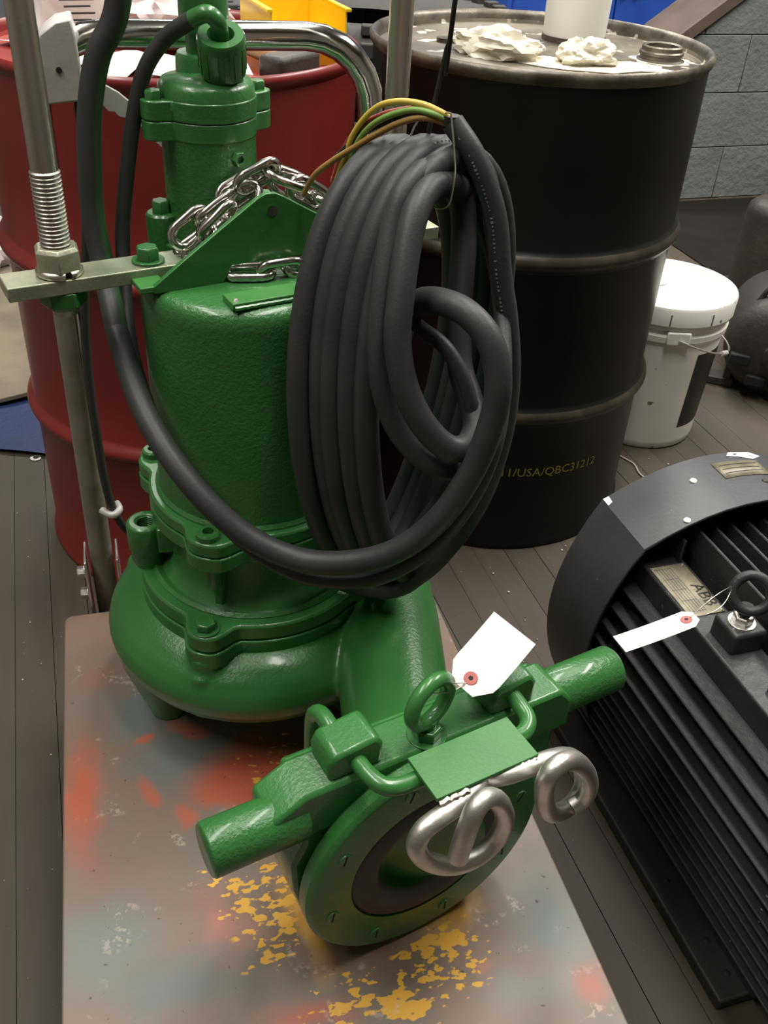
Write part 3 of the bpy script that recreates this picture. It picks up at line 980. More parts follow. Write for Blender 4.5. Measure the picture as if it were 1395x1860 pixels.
chain_run([CHp(-0.006, 0.020, 0.8055), CHp(0.024, 0.030, 0.8058), CHp(0.052, 0.022, 0.8058)], roll0=0.3)

# ------------------------------------------------------------------ cables
CR = 0.0117
pc = tag(empty('power_cable', (0.03, 0.8, 0.47)), 'thick black power cable hanging in a big coil beside the green pump', 'cable')
pcf = frame((0.03, 0.8, 0.47), 0)
def W2(pts, f=pcf):
    return [f @ V(p) for p in pts]
th_ = rad(52)
ca, ch = V((math.sin(th_), -math.cos(th_), 0)), V((math.cos(th_), math.sin(th_), 0))
jk = MB()
hel = []
turns, seg = 5, 28
rng = random.Random(5)
tw = [(rng.uniform(-0.006, 0.006), rng.uniform(-0.007, 0.007), rng.uniform(-0.004, 0.004)) for _ in range(turns + 2)]
for i in range(turns * seg + 4):
    f = i / seg
    k = int(f)
    g = f - k
    j = [tw[k][q] * (1 - g) + tw[k + 1][q] * g for q in range(3)]
    phi = 2 * pi * f - pi / 2
    t = -0.002 + 0.0183 * f
    A_, B_ = 0.118 + j[0] - 0.003 * f, 0.226 + j[1]
    c_ = V((-0.022, 0.879, 0.700 + 0.004 * f)) + ca * t
    sag = 0.012 * math.sin(phi) if math.sin(phi) < 0 else 0
    hel.append(c_ + ch * (A_ * math.cos(phi)) + V((0, 0, B_ * math.sin(phi))) + ca * (j[2] + 0.008 * math.sin(2 * phi)))
jk.tube(W2(hel), CR, 14, smooth=2)
feed = [(-0.2, 1.0, 1.03), (-0.2, 1.0, 1.15), (-0.2, 0.99, 1.24), (-0.215, 0.97, 1.285), (-0.238, 0.955, 1.25), (-0.25, 0.95, 1.14), (-0.2656,0.9500,1.0229),(-0.2880,0.9450,0.9774),(-0.3002,0.9400,0.9301),(-0.3051,0.9350,0.8806),(-0.3065,0.9300,0.8284),(-0.2969,0.9150,0.7798),
        (-0.2790,0.8750,0.7371),(-0.2456,0.8100,0.7001),(-0.2112,0.7650,0.6710),(-0.1707,0.7350,0.6377),(-0.1277,0.7200,0.6068),(-0.0794,0.7100,0.5919),(-0.0317,0.7000,0.5992),(0.0137,0.6950,0.6212),(0.0507,0.6950,0.6618),(0.0751,0.7000,0.7134),
        (0.0865,0.7050,0.7610),(0.0873,0.7100,0.7949),(0.0775,0.7200,0.8243),(0.0583,0.7350,0.8404),(0.0359,0.7550,0.8409),(0.0203,0.7750,0.8312),(0.008,0.795,0.81),(0.004,0.81,0.78)]
jk.tube(W2(feed[12:]), CR, 16, smooth=6)
up_ = MB().tube(W2(feed[:13]), CR, 16, smooth=6).build('painted_run', 'rubber_spray', pc, 0, 70)
up_['label'] = 'cable run with green overspray on one side'
s6 = [(0.050,0.85,0.905),(0.0382,0.8200,0.9186),(0.0224,0.8000,0.9223),(0.0108,0.7750,0.9105),(0.0052,0.7550,0.8853),(0.0024,0.7350,0.8510),(0.0021,0.7220,0.8180),(0.0104,0.7120,0.7831),(0.0266,0.7070,0.7527),(0.0473,0.7070,0.7306),(0.0637,0.7120,0.7248),
      (0.0731,0.7220,0.7306),(0.0757,0.7370,0.7388),(0.0690,0.7550,0.7533),(0.0590,0.7750,0.7751),(0.055,0.80,0.82),(0.055,0.83,0.87),(0.050,0.85,0.905)]
jk.tube(W2(s6), CR, 14, smooth=5)
s7 = [(0.055,0.86,0.90),(0.0349,0.8300,0.9260),(0.0149,0.8100,0.9306),(0.0001,0.7900,0.9185),(-0.0083,0.7750,0.8911),(-0.0123,0.7550,0.8512),(-0.0127,0.7400,0.8084),(-0.0081,0.7300,0.7721),(0.0060,0.7240,0.7357),(0.0272,0.7200,0.7113),(0.0504,0.7220,0.6972),
      (0.0707,0.7320,0.6952),(0.0865,0.7500,0.6990),(0.094,0.772,0.685),(0.093,0.79,0.645),(0.08,0.80,0.59),(0.05,0.80,0.54),(0.01,0.81,0.505)]
jk.tube(W2(s7), CR * 0.92, 14, smooth=5)
e1 = [(0.0358,0.8300,0.9662),(0.0577,0.8200,0.9403),(0.0787,0.8150,0.8971),(0.0897,0.8100,0.8462),(0.1022,0.8050,0.7967),(0.1099,0.8000,0.7437),(0.1092,0.7950,0.6865),(0.0976,0.7900,0.6242),(0.0752,0.7850,0.5708),(0.0449,0.7850,0.5244),(0.0187,0.7900,0.4945),(-0.0170,0.8000,0.4850),(-0.0500,0.7900,0.5100)]
jk.tube(W2(e1), CR * 0.82, 14, smooth=6)
jk.build('cable_jacket', 'rubber', pc, 0, 70)
# printed marks along two runs of the jacket
pm = MB()
def marks(path, r, lo, hi, off, every=0.0030):
    P = catmull(path, 14)
    acc = 0
    for i in range(int(len(P) * lo), int(len(P) * hi)):
        acc += (P[i + 1] - P[i]).length
        if acc < every:
            continue
        acc = 0
        if rng.random() < 0.16:
            continue
        t = (P[i + 1] - P[i - 1]).normalized()
        to = (V((0, 0, 1.163)) + off - P[i]).normalized()
        nn = (to - t * to.dot(t)).normalized()
        bi = t.cross(nn)
        c_ = P[i] + nn * (r + 0.0003)
        w_, l_ = rng.uniform(0.0005, 0.0013), rng.uniform(0.0005, 0.0012)
        pm._add(W2([c_ - t * l_ - bi * w_, c_ + t * l_ - bi * w_, c_ + t * l_ + bi * w_, c_ - t * l_ + bi * w_]), [(0, 1, 2, 3)])
marks(e1, CR * 0.82, 0.02, 0.44, V((-0.4, 0, 0)))
hh = hel[int(3.35 * seg):int(3.6 * seg)]
marks(hh, CR, 0.1, 0.9, V((0, 0, 0.5)))
pm.build('printed_marks', 'white_print', pc)
wires = {
 'w_yellow': [(0.0356,0.8300,0.9679),(0.0252,0.8300,0.9735),(0.0092,0.8400,0.9765),(-0.0115,0.8500,0.9750),(-0.0300,0.8600,0.9660),(-0.0464,0.8700,0.9440),(-0.0560,0.8800,0.9166),(-0.0670,0.9000,0.8804)],
 'w_green': [(0.0357,0.8280,0.9667),(0.0207,0.8300,0.9715),(0.0025,0.8400,0.9715),(-0.0181,0.8500,0.9630),(-0.0343,0.8600,0.9500),(-0.0447,0.8700,0.9330),(-0.0537,0.8850,0.9055)],
 'w_tan': [(0.0350,0.8300,0.9644),(0.0121,0.8350,0.9671),(-0.0082,0.8450,0.9593),(-0.0289,0.8550,0.9456),(-0.0481,0.8650,0.9306),(-0.0679,0.8750,0.9148),(-0.0835,0.8850,0.8988),(-0.0946,0.9000,0.8761)],
 'w_red': [(0.0339,0.8350,0.9675),(0.0162,0.8420,0.9730),(-0.0042,0.8540,0.9681),(-0.0260,0.8640,0.9591),(-0.0459,0.8740,0.9432),(-0.0594,0.8890,0.9176),(-0.0674,0.9000,0.8896)],
 'w_orange': [(0.0365,0.829,0.968),(0.026,0.835,0.9712),(0.012,0.842,0.969),(-0.006,0.852,0.9610),(-0.022,0.868,0.952)],
 'w_black': [(0.035,0.832,0.966),(0.018,0.838,0.9695),(-0.003,0.848,0.9650),(-0.024,0.86,0.954),(-0.045,0.872,0.938),(-0.07,0.884,0.91)]}
for k, p in wires.items():
    MB().tube(W2(p), 0.0027, 8, smooth=5).build('conductor', k, pc, 0, 60)
MB().lathe([(0, 0), (0.0075, 0), (0.0075, 0.006), (0, 0.006)], 14, Matrix.Translation(pcf @ V((0.0345, 0.8302, 0.9655)))).build('cable_end', 'w_black', pc)

cc_ = tag(empty('control_cable', (-0.1, 0.74, 0.57)), 'thinner black control cable looping from the front gland of the pump', 'cable')
cf = frame((-0.1, 0.74, 0.57), 0)
thin = [(-0.1990,0.9400,1.0125),(-0.2250,0.9450,0.9949),(-0.2467,0.9450,0.9659),(-0.2614,0.9450,0.9214),(-0.2731,0.9450,0.8692),(-0.2820,0.9420,0.8153),(-0.2811,0.9250,0.7650),
        (-0.2700,0.8850,0.7209),(-0.2450,0.8300,0.6892),(-0.2142,0.7850,0.6552),(-0.1742,0.7580,0.6157),(-0.1281,0.7350,0.5818),(-0.0808,0.7220,0.5630),(-0.0369,0.7120,0.5658),(0.0052,0.7050,0.5827),(0.0491,0.7050,0.6228),(0.0793,0.7100,0.6777),(0.0933,0.7200,0.7306),
        (0.0975,0.7550,0.7680),(0.0950,0.800,0.805),(0.086,0.840,0.845),(0.068,0.865,0.88),(0.04,0.88,0.905),(0.0,0.89,0.91)]
pe = MB().tube([cf @ V(p) for p in [(-0.1750,0.9500,0.992),(-0.1745,0.9440,1.0045),(-0.1765,0.9380,1.0135),(-0.1850,0.9370,1.0185),(-0.1990,0.9400,1.0125)]], 0.0077, 12, smooth=6).build('painted_end', 'green_smooth', cc_, 0, 70)
pe['label'] = 'green painted end of the cable'
MB().tube([cf @ V(p) for p in thin], 0.0076, 12, smooth=6).build('cable_jacket', 'rubber', cc_, 0, 70)
thin2 = [(0.0432,0.8500,0.9461),(0.0705,0.8450,0.9202),(0.0823,0.8400,0.8699),(0.0989,0.8350,0.8158),(0.1088,0.8300,0.7632),(0.1117,0.8250,0.7065),(0.1060,0.8150,0.6484),(0.0899,0.8050,0.5893),(0.0663,0.8000,0.5369),(0.0340,0.7950,0.5003),(0.0075,0.8000,0.4832),(-0.0262,0.8100,0.4758),(-0.0600,0.8000,0.5000)]
thin3 = [(-0.005,0.815,0.80),(0.0120,0.790,0.807),(0.0225,0.7700,0.8082),(0.0430,0.7560,0.7995),(0.0600,0.7460,0.7785),(0.0712,0.7400,0.7495),(0.0735,0.7400,0.7210),(0.0640,0.7420,0.680),(0.045,0.76,0.62),(0.02,0.79,0.55)]
MB().tube([cf @ V(p) for p in thin3], 0.0068, 12, smooth=6).build('cable_jacket', 'rubber', cc_, 0, 70)
MB().tube([cf @ V(p) for p in thin2], 0.0085, 12, smooth=6).build('cable_jacket', 'rubber', cc_, 0, 70)
hc = MB().tube([(0.16, 0.864, 3.4), (0.07, 0.862, 1.9), (0.0313,0.862,1.0672),(0.0279,0.862,1.0236),(0.0237,0.862,0.9942),(0.0191,0.86,0.9656),(0.0165,0.858,0.94)], 0.0021, 8, smooth=4).build('hanging_cord', 'cord', None, 0, 60)
tag(hc, 'thin black cord holding up the top of the cable coil', 'cord')
tw_ = MB().tube([(0.0333,0.8200,0.9755),(0.040,0.8060,0.9402),(0.0400,0.800,0.925),(0.0362,0.802,0.905),(0.02,0.83,0.90),(0.0,0.86,0.93),(0.012,0.86,0.965),(0.0333,0.8200,0.9755)], 0.0008, 6, smooth=5).build('tie_wire', 'stainless', None, 0, 60)
tag(tw_, 'thin bright tie wire around the top of the cable coil', 'wire')

# ------------------------------------------------------------------ paper tags
def paper_tag(name, label, a, b_, side, width, cut, bend, wire):
    """stiff shipping tag from its eyelet end a to its far end b_"""
    a, b_, side = V(a), V(b_), V(side)
    root = tag(empty(name, a), label, 'tag', 'shipping tags')
    d = (b_ - a)
    L_ = d.length
    d.normalize()
    side = (side - d * side.dot(d)).normalized()
    nn = d.cross(side).normalized()
    mb = MB()
    rows = []
    n = 10
    for i in range(n + 1):
        t = i / n
        w = width / 2 * min(1.0, 0.5 + t * L_ / cut * 0.5)
        off = nn * (bend * 4 * t * (t - 1) * -1)
        rows.append((d * (L_ * t) - side * w + off, d * (L_ * t) + side * w + off))
    vv, ff = [], []
    for l, r in rows:
        vv += [l - nn * 0.0002, r - nn * 0.0002, r + nn * 0.0002, l + nn * 0.0002]
    for i in range(n):
        for j in range(4):
            ff.append((i * 4 + j, i * 4 + (j + 1) % 4, i * 4 + 4 + (j + 1) % 4, i * 4 + 4 + j))
    ff += [(0, 1, 2, 3), (n * 4 + 3, n * 4 + 2, n * 4 + 1, n * 4)]
    mb._add(vv, ff)
    mb.build('card', 'paper', root, 0, 30)
    for sg in (1, -1):
        T = Matrix.Translation(d * 0.012 + nn * (0.0003 * sg + bend * 0.3)) @ (nn * sg).to_track_quat('Z', 'Y').to_matrix().to_4x4()
        eo_ = MB().lathe([(0.0022, 0), (0.0065, 0), (0.0060, 0.0006), (0.0022, 0.0006)], 18, T, True).build('eyelet', 'tag_eyelet', root)
        MB().lathe([(0, 0.0), (0.0024, 0), (0.0024, 0.0004), (0, 0.0004)], 12, T).build('eyelet_hole', 'hole', eo_)
    MB().tube([V(p) - a for p in wire], 0.0006, 6, smooth=6).build('tag_wire', 'stainless', root, 0, 60)
    return root, d, side, nn
paper_tag('paper_tag', 'white paper tag wired to the green eyebolt of the pump claw', (0.079, 0.600, 0.546), (0.125, 0.648, 0.578), (0.75, -0.45, -0.15), 0.048, 0.016, 0.003,
          [(0.082, 0.604, 0.548), (0.07, 0.59, 0.562), (0.055, 0.582, 0.572), (0.05, 0.575, 0.57), (0.052, 0.58, 0.558), (0.07, 0.592, 0.55), (0.082, 0.604, 0.5485)])
paper_tag('paper_tag', 'white paper tag hanging from the eye of the dark ribbed motor', (0.352, 0.806, 0.470), (0.266, 0.775, 0.449), (0.15, 0.98, 0.0), 0.029, 0.005, 0.001,
          [(0.345, 0.804, 0.469), (0.365, 0.815, 0.486), (0.385, 0.832, 0.488), (0.402, 0.852, 0.476), (0.392, 0.838, 0.462), (0.37, 0.82, 0.462), (0.345, 0.804, 0.469)])

# ------------------------------------------------------------------ steel drums
def drum(name, label, x_, y_, body, lid, rim, rz=0.0, hoops=None):
    root = tag(empty(name, (x_, y_, 0), rz), label, 'drum', 'steel drums')
    prof = [(0, 0.012), (0.272, 0.012), (0.281, 0.001), (0.290, 0.0), (0.2925, 0.005), (0.2915, 0.012), (0.286, 0.019)]
    def hoop(zc):
        out = []
        for i in range(11):
            t = -1 + 2 * i / 10
            out.append((0.286 + 0.0128 * (0.5 + 0.5 * math.cos(pi * t)) ** 0.75, zc + 0.021 * t))
        return out
    prof += [(0.286, 0.2)] + hoop(0.298) + [(0.286, 0.42)] + hoop(0.590) + [(0.286, 0.72), (0.286, 0.862)]
    MB().lathe(prof, 112).build('shell', body, root, 0, 50)
    if hoops:
        for zc in (0.298, 0.590):
            MB().lathe([(r + 0.0004, zz) for r, zz in hoop(zc)[2:9]], 112).build('rolling_hoop', hoops, root, 0, 60)
    MB().lathe([(0.286, 0.860), (0.2905, 0.866), (0.2928, 0.872), (0.2925, 0.878), (0.288, 0.8815), (0.283, 0.879), (0.280, 0.872), (0.279, 0.861)], 112).build('rim', rim, root, 0, 60)
    MB().lathe([(0.2795, 0.866), (0.278, 0.860), (0.266, 0.859), (0.262, 0.861), (0, 0.861)], 112).build('lid', lid, root, 0, 60)
    return root
RD = drum('steel_drum', 'red steel drum standing behind the green pump', -0.373, 1.599, 'red_paint', 'red_lid', 'red_paint')
BD = drum('steel_drum', 'black steel drum with dirty lid behind the cable coil', 0.2153, 1.8084, 'black_paint', 'lid_dirty', 'rim_worn', 0, 'black_worn')
# bung on the black drum
bx, by = 0.429 - 0.2153 - 0.012, 1.778 - 1.8084
bg = MB()
bg.lathe([(0.026, 0.858), (0.040, 0.858), (0.040, 0.864), (0.035, 0.866), (0.035, 0.870), (0.037, 0.872), (0.037, 0.876), (0.034, 0.878), (0.034, 0.884), (0.031, 0.886), (0.027, 0.884), (0.026, 0.864), (0, 0.864)], 40, Matrix.Translation((bx, by, 0)))
bgo = bg.build('bung', 'rim_worn', BD, 0, 35)
star = [( (0.048 + 0.005 * math.sin(7 * i * 2 * pi / 56)) * math.cos(i * 2 * pi / 56), (0.048 + 0.005 * math.sin(7 * i * 2 * pi / 56)) * math.sin(i * 2 * pi / 56)) for i in range(56)]
MB().prism(star, 0.860, 0.8625, Matrix.Translation((bx, by, 0))).build('bung_seal', 'rag', bgo)
MB().lathe([(0, 0.86), (0.017, 0.86), (0.017, 0.868), (0, 0.868)], 20, Matrix.Translation((-0.16, 0.02, 0))).build('vent_plug', 'rim_worn', BD, 0, 35)
# dot print on the black drum
tm = text_mesh('/11/USA/QBC31212', 0.026)
for vt in tm.vertices:
    a = rad(-70.5) + vt.co.x / 0.2867
    zz = 0.1785 + vt.co.y
    vt.co = (0.2867 * math.cos(a), 0.2867 * math.sin(a), zz)
link('stencil_print', tm, 'yellow_print', BD)

# ---- things on the black drum
bt = tag(empty('plastic_tub', (0.288, 1.925, 0.861)), 'tall white plastic tub with brown base edge on the black drum lid', 'tub')
MB().lathe([(0, 0.004), (0.050, 0.0), (0.0545, 0.003), (0.056, 0.012), (0.060, 0.16), (0.062, 0.19), (0.06, 0.19), (0.055, 0.18), (0.052, 0.02), (0, 0.015)], 48).build('tub_body', 'white_clean', bt, 0, 50)
MB().lathe([(0.0508, -0.0), (0.0575, 0.0), (0.0575, 0.009), (0.0508, 0.009)], 48, None, True).build('tub_base_ring', 'cap_brown', bt, 0, 40)

def crumple(name, label, loc_, rx, ry, rzz, m, seed, cat='rag', grp=None):
    rr = random.Random(seed)
    bm = bmesh.new()
    bmesh.ops.create_icosphere(bm, subdivisions=4, radius=1)
    from mathutils import noise as mn
    off = V((seed * 3.1, seed * 1.7, 0))
    for q in bm.verts:
        p = q.co.copy()
        k = mn.ridged_multi_fractal(p * 1.15 + off, 0.9, 2.0, 3, 1.0, 2.0)
        q.co = p * (0.45 + 0.33 * k)
        q.co.z = max(q.co.z, -0.45)
        q.co = V((q.co.x * rx, q.co.y * ry, (q.co.z + 0.45) * rzz))
    me_ = bpy.data.meshes.new(name)
    bm.to_mesh(me_)
    bm.free()
    o = link(name, me_, m, None, 0, 24)
    o.location = loc_
    o.rotation_euler = (0, 0, rr.uniform(0, 6))
    return tag(o, label, cat, grp)
crumple('crumpled_rag', 'larger crumpled white rag left of the tub on the black drum', (0.142, 1.738, 0.861), 0.092, 0.060, 0.034, 'rag', 2, 'rag', 'rags on the black drum')
crumple('crumpled_rag', 'smaller crumpled white rag in front of the tub on the black drum', (0.284, 1.708, 0.861), 0.056, 0.050, 0.030, 'rag', 5, 'rag', 'rags on the black drum')
scr = MB()
rp = random.Random(3)
pts = [((0.06 + 0.04 * rp.random()) * math.cos(a * 2 * pi / 22) * 1.5, (0.035 + 0.03 * rp.random()) * math.sin(a * 2 * pi / 22)) for a in range(22)]
scr.prism(pts, 0, 0.0012)
so_ = scr.build('paper_scrap', 'rag', None)
so_.location = (0.300, 1.70, 0.8618)
tag(so_, 'torn flat white paper stuck to the black drum lid', 'paper')

# ---- things on the red drum
def sheet(name, label, pts, z_, m, seed, curl=0.012, cat='paper'):
    """a loose sheet with gentle waves; pts are four corners in world xy"""
    rr = random.Random(seed)
    a, b_, c_, d_ = [V((p[0], p[1], 0)) for p in pts]
    n = 14
    mb = MB()
    ph = [rr.uniform(0, 6) for _ in range(3)]
    vv = []
    for i in range(n + 1):
        for j in range(n + 1):
            u, w = i / n, j / n
            p = (a * (1 - u) + b_ * u) * (1 - w) + (d_ * (1 - u) + c_ * u) * w
            p.z = z_ + curl * (0.5 + 0.5 * math.sin(7 * u + ph[0]) * math.sin(6 * w + ph[1]))
            vv.append(p)
    ff = [(i * (n + 1) + j, (i + 1) * (n + 1) + j, (i + 1) * (n + 1) + j + 1, i * (n + 1) + j + 1) for i in range(n) for j in range(n)]
    org = vv[0].copy()
    mb._add([q - org for q in vv], ff)
    o = mb.build(name, m, None, 0, 60)
    o.location = org
    sd = o.modifiers.new('thickness', 'SOLIDIFY')
    sd.thickness = 0.0006
    sd.offset = 1
    return tag(o, label, cat, 'papers on the red drum')
sheet('paper_sheet', 'pinkish white wrinkled paper lying on the left of the red drum lid', [(-0.53, 1.45), (-0.39, 1.362), (-0.35, 1.50), (-0.48, 1.54)], 0.8625, 'paper_pink', 1, 0.012)
sheet('paper_sheet', 'white paper sheet beside the hammer on the red drum', [(-0.36, 1.352), (-0.215, 1.392), (-0.25, 1.52), (-0.37, 1.49)], 0.872, 'paper', 2, 0.01)
sheet('paper_sheet', 'white paper at the far left edge of the red drum lid', [(-0.63, 1.56), (-0.52, 1.50), (-0.46, 1.66), (-0.57, 1.72)], 0.8625, 'paper', 3, 0.016)
bag = crumple('plastic_bag', 'pinkish crumpled plastic bag heaped on the red drum behind the handle', (-0.385, 1.665, 0.8615), 0.105, 0.12, 0.066, 'bag_plastic', 12, 'bag')
bag.rotation_euler = (0, 0, 0.35)
# printed white box
wb_ = tag(empty('cardboard_box', (-0.518, 1.585, 0.8812), rad(28)), 'small white printed box standing on papers on the red drum', 'box')
MB().box((0, 0, 0.03), (0.09, 0.08, 0.06)).build('carton', 'white_clean', wb_, 0.001)
MB().prism([(-0.044, -0.04), (0.044, -0.04), (0.05, -0.075), (-0.04, -0.075)], 0.0595, 0.0605).build('box_flap', 'white_clean', wb_)
tx = MB()
for k in range(4):
    tx.box((0.004, -0.0402, 0.05 - k * 0.009), (0.05 - 0.012 * (k % 2), 0.0004, 0.0025))
tx.build('small_print', 'ink', wb_)
# hammer
hm = tag(empty('hammer', (-0.172, 1.452, 0.8612), rad(-30)), 'worn hammer with dark head on the red drum lid', 'hammer')
hmb = MB().box((0, 0, 0.019), (0.042, 0.095, 0.036))
hmb.build('hammer_head', 'dark_iron', hm, 0.008, 40, 3)
hnd = MB().tube([(-0.01, 0.0, 0.02), (-0.06, 0.016, 0.024), (-0.12, 0.04, 0.026), (-0.17, 0.06, 0.026)], 0.011, 12, smooth=4)
hnd.build('hammer_handle', 'wood_handle', hm, 0, 60)
# yellow parts bin
yb = tag(empty('parts_bin', (-0.190, 1.632, 0.861), rad(24)), 'bright yellow plastic parts bin on the red drum', 'bin')
w_, d_, h_, t_ = 0.115, 0.17, 0.075, 0.003
yy = MB()
yy.box((0, 0, t_ / 2), (w_, d_, t_))
yy.box((-w_ / 2, 0, h_ / 2), (t_, d_, h_))
yy.box((w_ / 2, 0, h_ / 2), (t_, d_, h_))
yy.box((0, d_ / 2, h_ / 2), (w_, t_, h_))
yo = yy.build('bin_shell', 'yellow_plastic', yb, 0.001)
MB().box((0, -d_ / 2, h_ * 0.22), (w_, t_, h_ * 0.44)).build('bin_front', 'amber_plastic', yb, 0.001)
ri = MB()
ri.box((-w_ / 2 - 0.003, 0, h_), (0.009, d_ + 0.006, 0.005))
ri.box((w_ / 2 + 0.003, 0, h_), (0.009, d_ + 0.006, 0.005))
ri.box((0, d_ / 2 + 0.003, h_), (w_, 0.009, 0.005))
ri.build('bin_rim', 'yellow_plastic', yb, 0.001)

# ------------------------------------------------------------------ white bucket
bk = tag(empty('plastic_bucket', (0.606, 2.070, 0)), 'white lidded plastic bucket on the floor right of the black drum', 'bucket')
MB().lathe([(0, 0.006), (0.118, 0.006), (0.124, 0.0), (0.128, 0.004), (0.130, 0.02), (0.1405, 0.275), (0.1465, 0.279), (0.1475, 0.292), (0.142, 0.296), (0.142, 0.307), (0.1485, 0.309), (0.1495, 0.323), (0.143, 0.327), (0.143, 0.345), (0, 0.345)], 72).build('pail', 'white_plastic', bk, 0, 40)
MB().lathe([(0.147, 0.318), (0.1535, 0.320), (0.1535, 0.354), (0.151, 0.360), (0.146, 0.3615), (0.142, 0.359), (0.140, 0.352), (0.132, 0.350), (0.128, 0.352), (0.07, 0.352), (0.066, 0.354), (0.04, 0.354), (0.036, 0.352), (0, 0.352)], 80).build('lid', 'white_plastic', bk, 0, 40)
tb_ = MB()
for i in range(10):
    a = rad(i * 36 + 10)
    tb_.box((0.1537 * math.cos(a), 0.1537 * math.sin(a), 0.334), (0.0012, 0.003, 0.026), a)
tb_.build('lid_slot', 'joint', bk)
MB().lathe([(0.036, 0.3545), (0.03, 0.3565), (0.012, 0.3565), (0, 0.356)], 30, Matrix.Translation((-0.03, 0.03, 0))).build('pour_spout', 'white_plastic', bk)
a0 = rad(-88)
ed = V((math.cos(a0), math.sin(a0), 0))
MB().box(ed * 0.149 + V((0, 0, 0.292)), (0.008, 0.052, 0.03), a0).build('handle_ear', 'white_plastic', bk, 0.003)
MB().box(-ed * 0.149 + V((0, 0, 0.292)), (0.008, 0.052, 0.03), a0).build('handle_ear', 'white_plastic', bk, 0.003)
sd_ = V((-ed.y, ed.x, 0))
bp_ = []
for i in range(0, 17):
    a = pi * i / 16
    bp_.append(ed * (0.156 * math.cos(a)) + sd_ * (0.165 * math.sin(a)) + V((0, 0, 0.290 - 0.065 * math.sin(a))))
bh_ = MB().tube(bp_, 0.0021, 8).build('bail_handle', 'stainless_satin', bk, 0, 60)
MB().tube([bp_[4], bp_[5]], 0.006, 12).build('handle_grip', 'aluminium', bh_, 0, 60)
# dark label wrapped on the right flank
lb = MB()
vv, ff = [], []
for i in range(17):
    a = rad(-62 + 112 * i / 16)
    for zz, rr in ((0.055, 0.1318), (0.245, 0.1398)):
        vv.append((rr * math.cos(a), rr * math.sin(a), zz))
for i in range(16):
    ff.append((2 * i, 2 * i + 2, 2 * i + 3, 2 * i + 1))
lb._add(vv, ff)
lb.build('dark_label', 'w_black', bk, 0, 60)
bc = MB()
rb_ = random.Random(4)
for i in range(12):
    a = rad(-152 + i * 1.1)
    bc.box((0.1328 * math.cos(a), 0.1328 * math.sin(a), 0.072), (0.0006, rb_.uniform(0.0006, 0.0016), 0.026), a)
for i in range(7):
    a = rad(-142 - i * 0.3)
    bc.box(((0.1345 + i * 0.0006) * math.cos(a), (0.1345 + i * 0.0006) * math.sin(a), 0.11 + i * 0.016), (0.0006, 0.006, 0.0022), a)
bc.build('small_print', 'ink', bk)

# ------------------------------------------------------------------ ribbed electric motor
MO = V((0.462, 1.155, 0))
# local x: across to the right, local -y: along the shaft towards the viewer
mt = tag(empty('electric_motor', MO, A20), 'dark grey ribbed electric motor with wide cowl lying at the right', 'motor')
ZC = 0.24
def arcpts(p, q, bulge, n):
    p, q = V((p[0], p[1], 0)), V((q[0], q[1], 0))
    d = q - p
    nn = V((-d.y, d.x, 0)).normalized()
    return [tuple((p + d * (i / n) + nn * (4 * bulge * (i / n) * (1 - i / n)))[:2]) for i in range(n)]
def cowl_profile(k):
    pts = []
    cr = [(-0.168, 0.176), (0.168, 0.176), (0.168, -0.176), (-0.168, -0.176)]
    for i in range(4):
        pts += arcpts([c_ * k for c_ in cr[i]], [c_ * k for c_ in cr[(i + 1) % 4]], 0.052 * k, 12)
    return [(a, b_ + ZC) for a, b_ in pts]
def shell(outer, inner, y0, y1):
    mb = MB()
    k = len(outer)
    vv = [(a, -y0, z_) for a, z_ in outer] + [(a, -y1, z_) for a, z_ in outer] + [(a, -y0, z_) for a, z_ in inner] + [(a, -y1, z_) for a, z_ in inner]
    ff = []
    for i in range(k):
        j = (i + 1) % k
        ff += [(i, j, k + j, k + i), (2 * k + j, 2 * k + i, 3 * k + i, 3 * k + j), (k + i, k + j, 3 * k + j, 3 * k + i), (j, i, 2 * k + i, 2 * k + j)]
    mb._add(vv, ff)
    return mb
co_ = shell(cowl_profile(1.0), cowl_profile(0.982), -0.005, 0.112).build('fan_cowl', 'cowl_grey', mt, 0.001, 20)
MB().prism(cowl_profile(0.985), 0.002, 0.006, Matrix.Rotation(rad(90), 4, 'X')).build('cowl_back', 'motor_grey', mt)
mc_ = MB()
T = Matrix.Translation((0, -0.02, ZC)) @ Matrix.Rotation(rad(90), 4, 'X')
mc_.lathe([(0, 0), (0.15, 0), (0.15, 0.60), (0.13, 0.64), (0.06, 0.65), (0, 0.65)], 64, T)
mc_.build('stator_frame', 'motor_grey', mt, 0, 40)
fin_x = {}
def fin(p, s, name='cooling_fin'):
    key = tuple(round(k, 4) for k in s)
    if key not in fin_x:
        me_ = MB().box((0, 0, 0), s).mesh('cooling_fin')
        me_.materials.append(M['motor_grey'])
        fin_x[key] = me_
    o = bpy.data.objects.new(name, fin_x[key])
    C.objects.link(o)
    o.parent = mt
    o.location = p
    bv = o.modifiers.new('bevel', 'BEVEL')
    bv.width = 0.0012
    bv.segments = 1
    return o
FY = -(0.05 + 0.56) / 2
for sg in (-1, 1):
    for i in range(11):
        z_ = ZC + 0.104 - i * 0.0262
        xo = math.sqrt(0.208 ** 2 - (z_ - ZC) ** 2) if z_ > ZC - 0.06 else 0.199 - 0.004 * (i - 6)
        xi = math.sqrt(max(0.0, 0.148 ** 2 - (z_ - ZC) ** 2)) if abs(z_ - ZC) < 0.148 else 0.02
        xi = min(xi, 0.16) - 0.004
        w_ = round((xo - xi) / 0.005) * 0.005
        fin((sg * (xo - w_ / 2), FY, z_), (w_, 0.52, 0.0045))
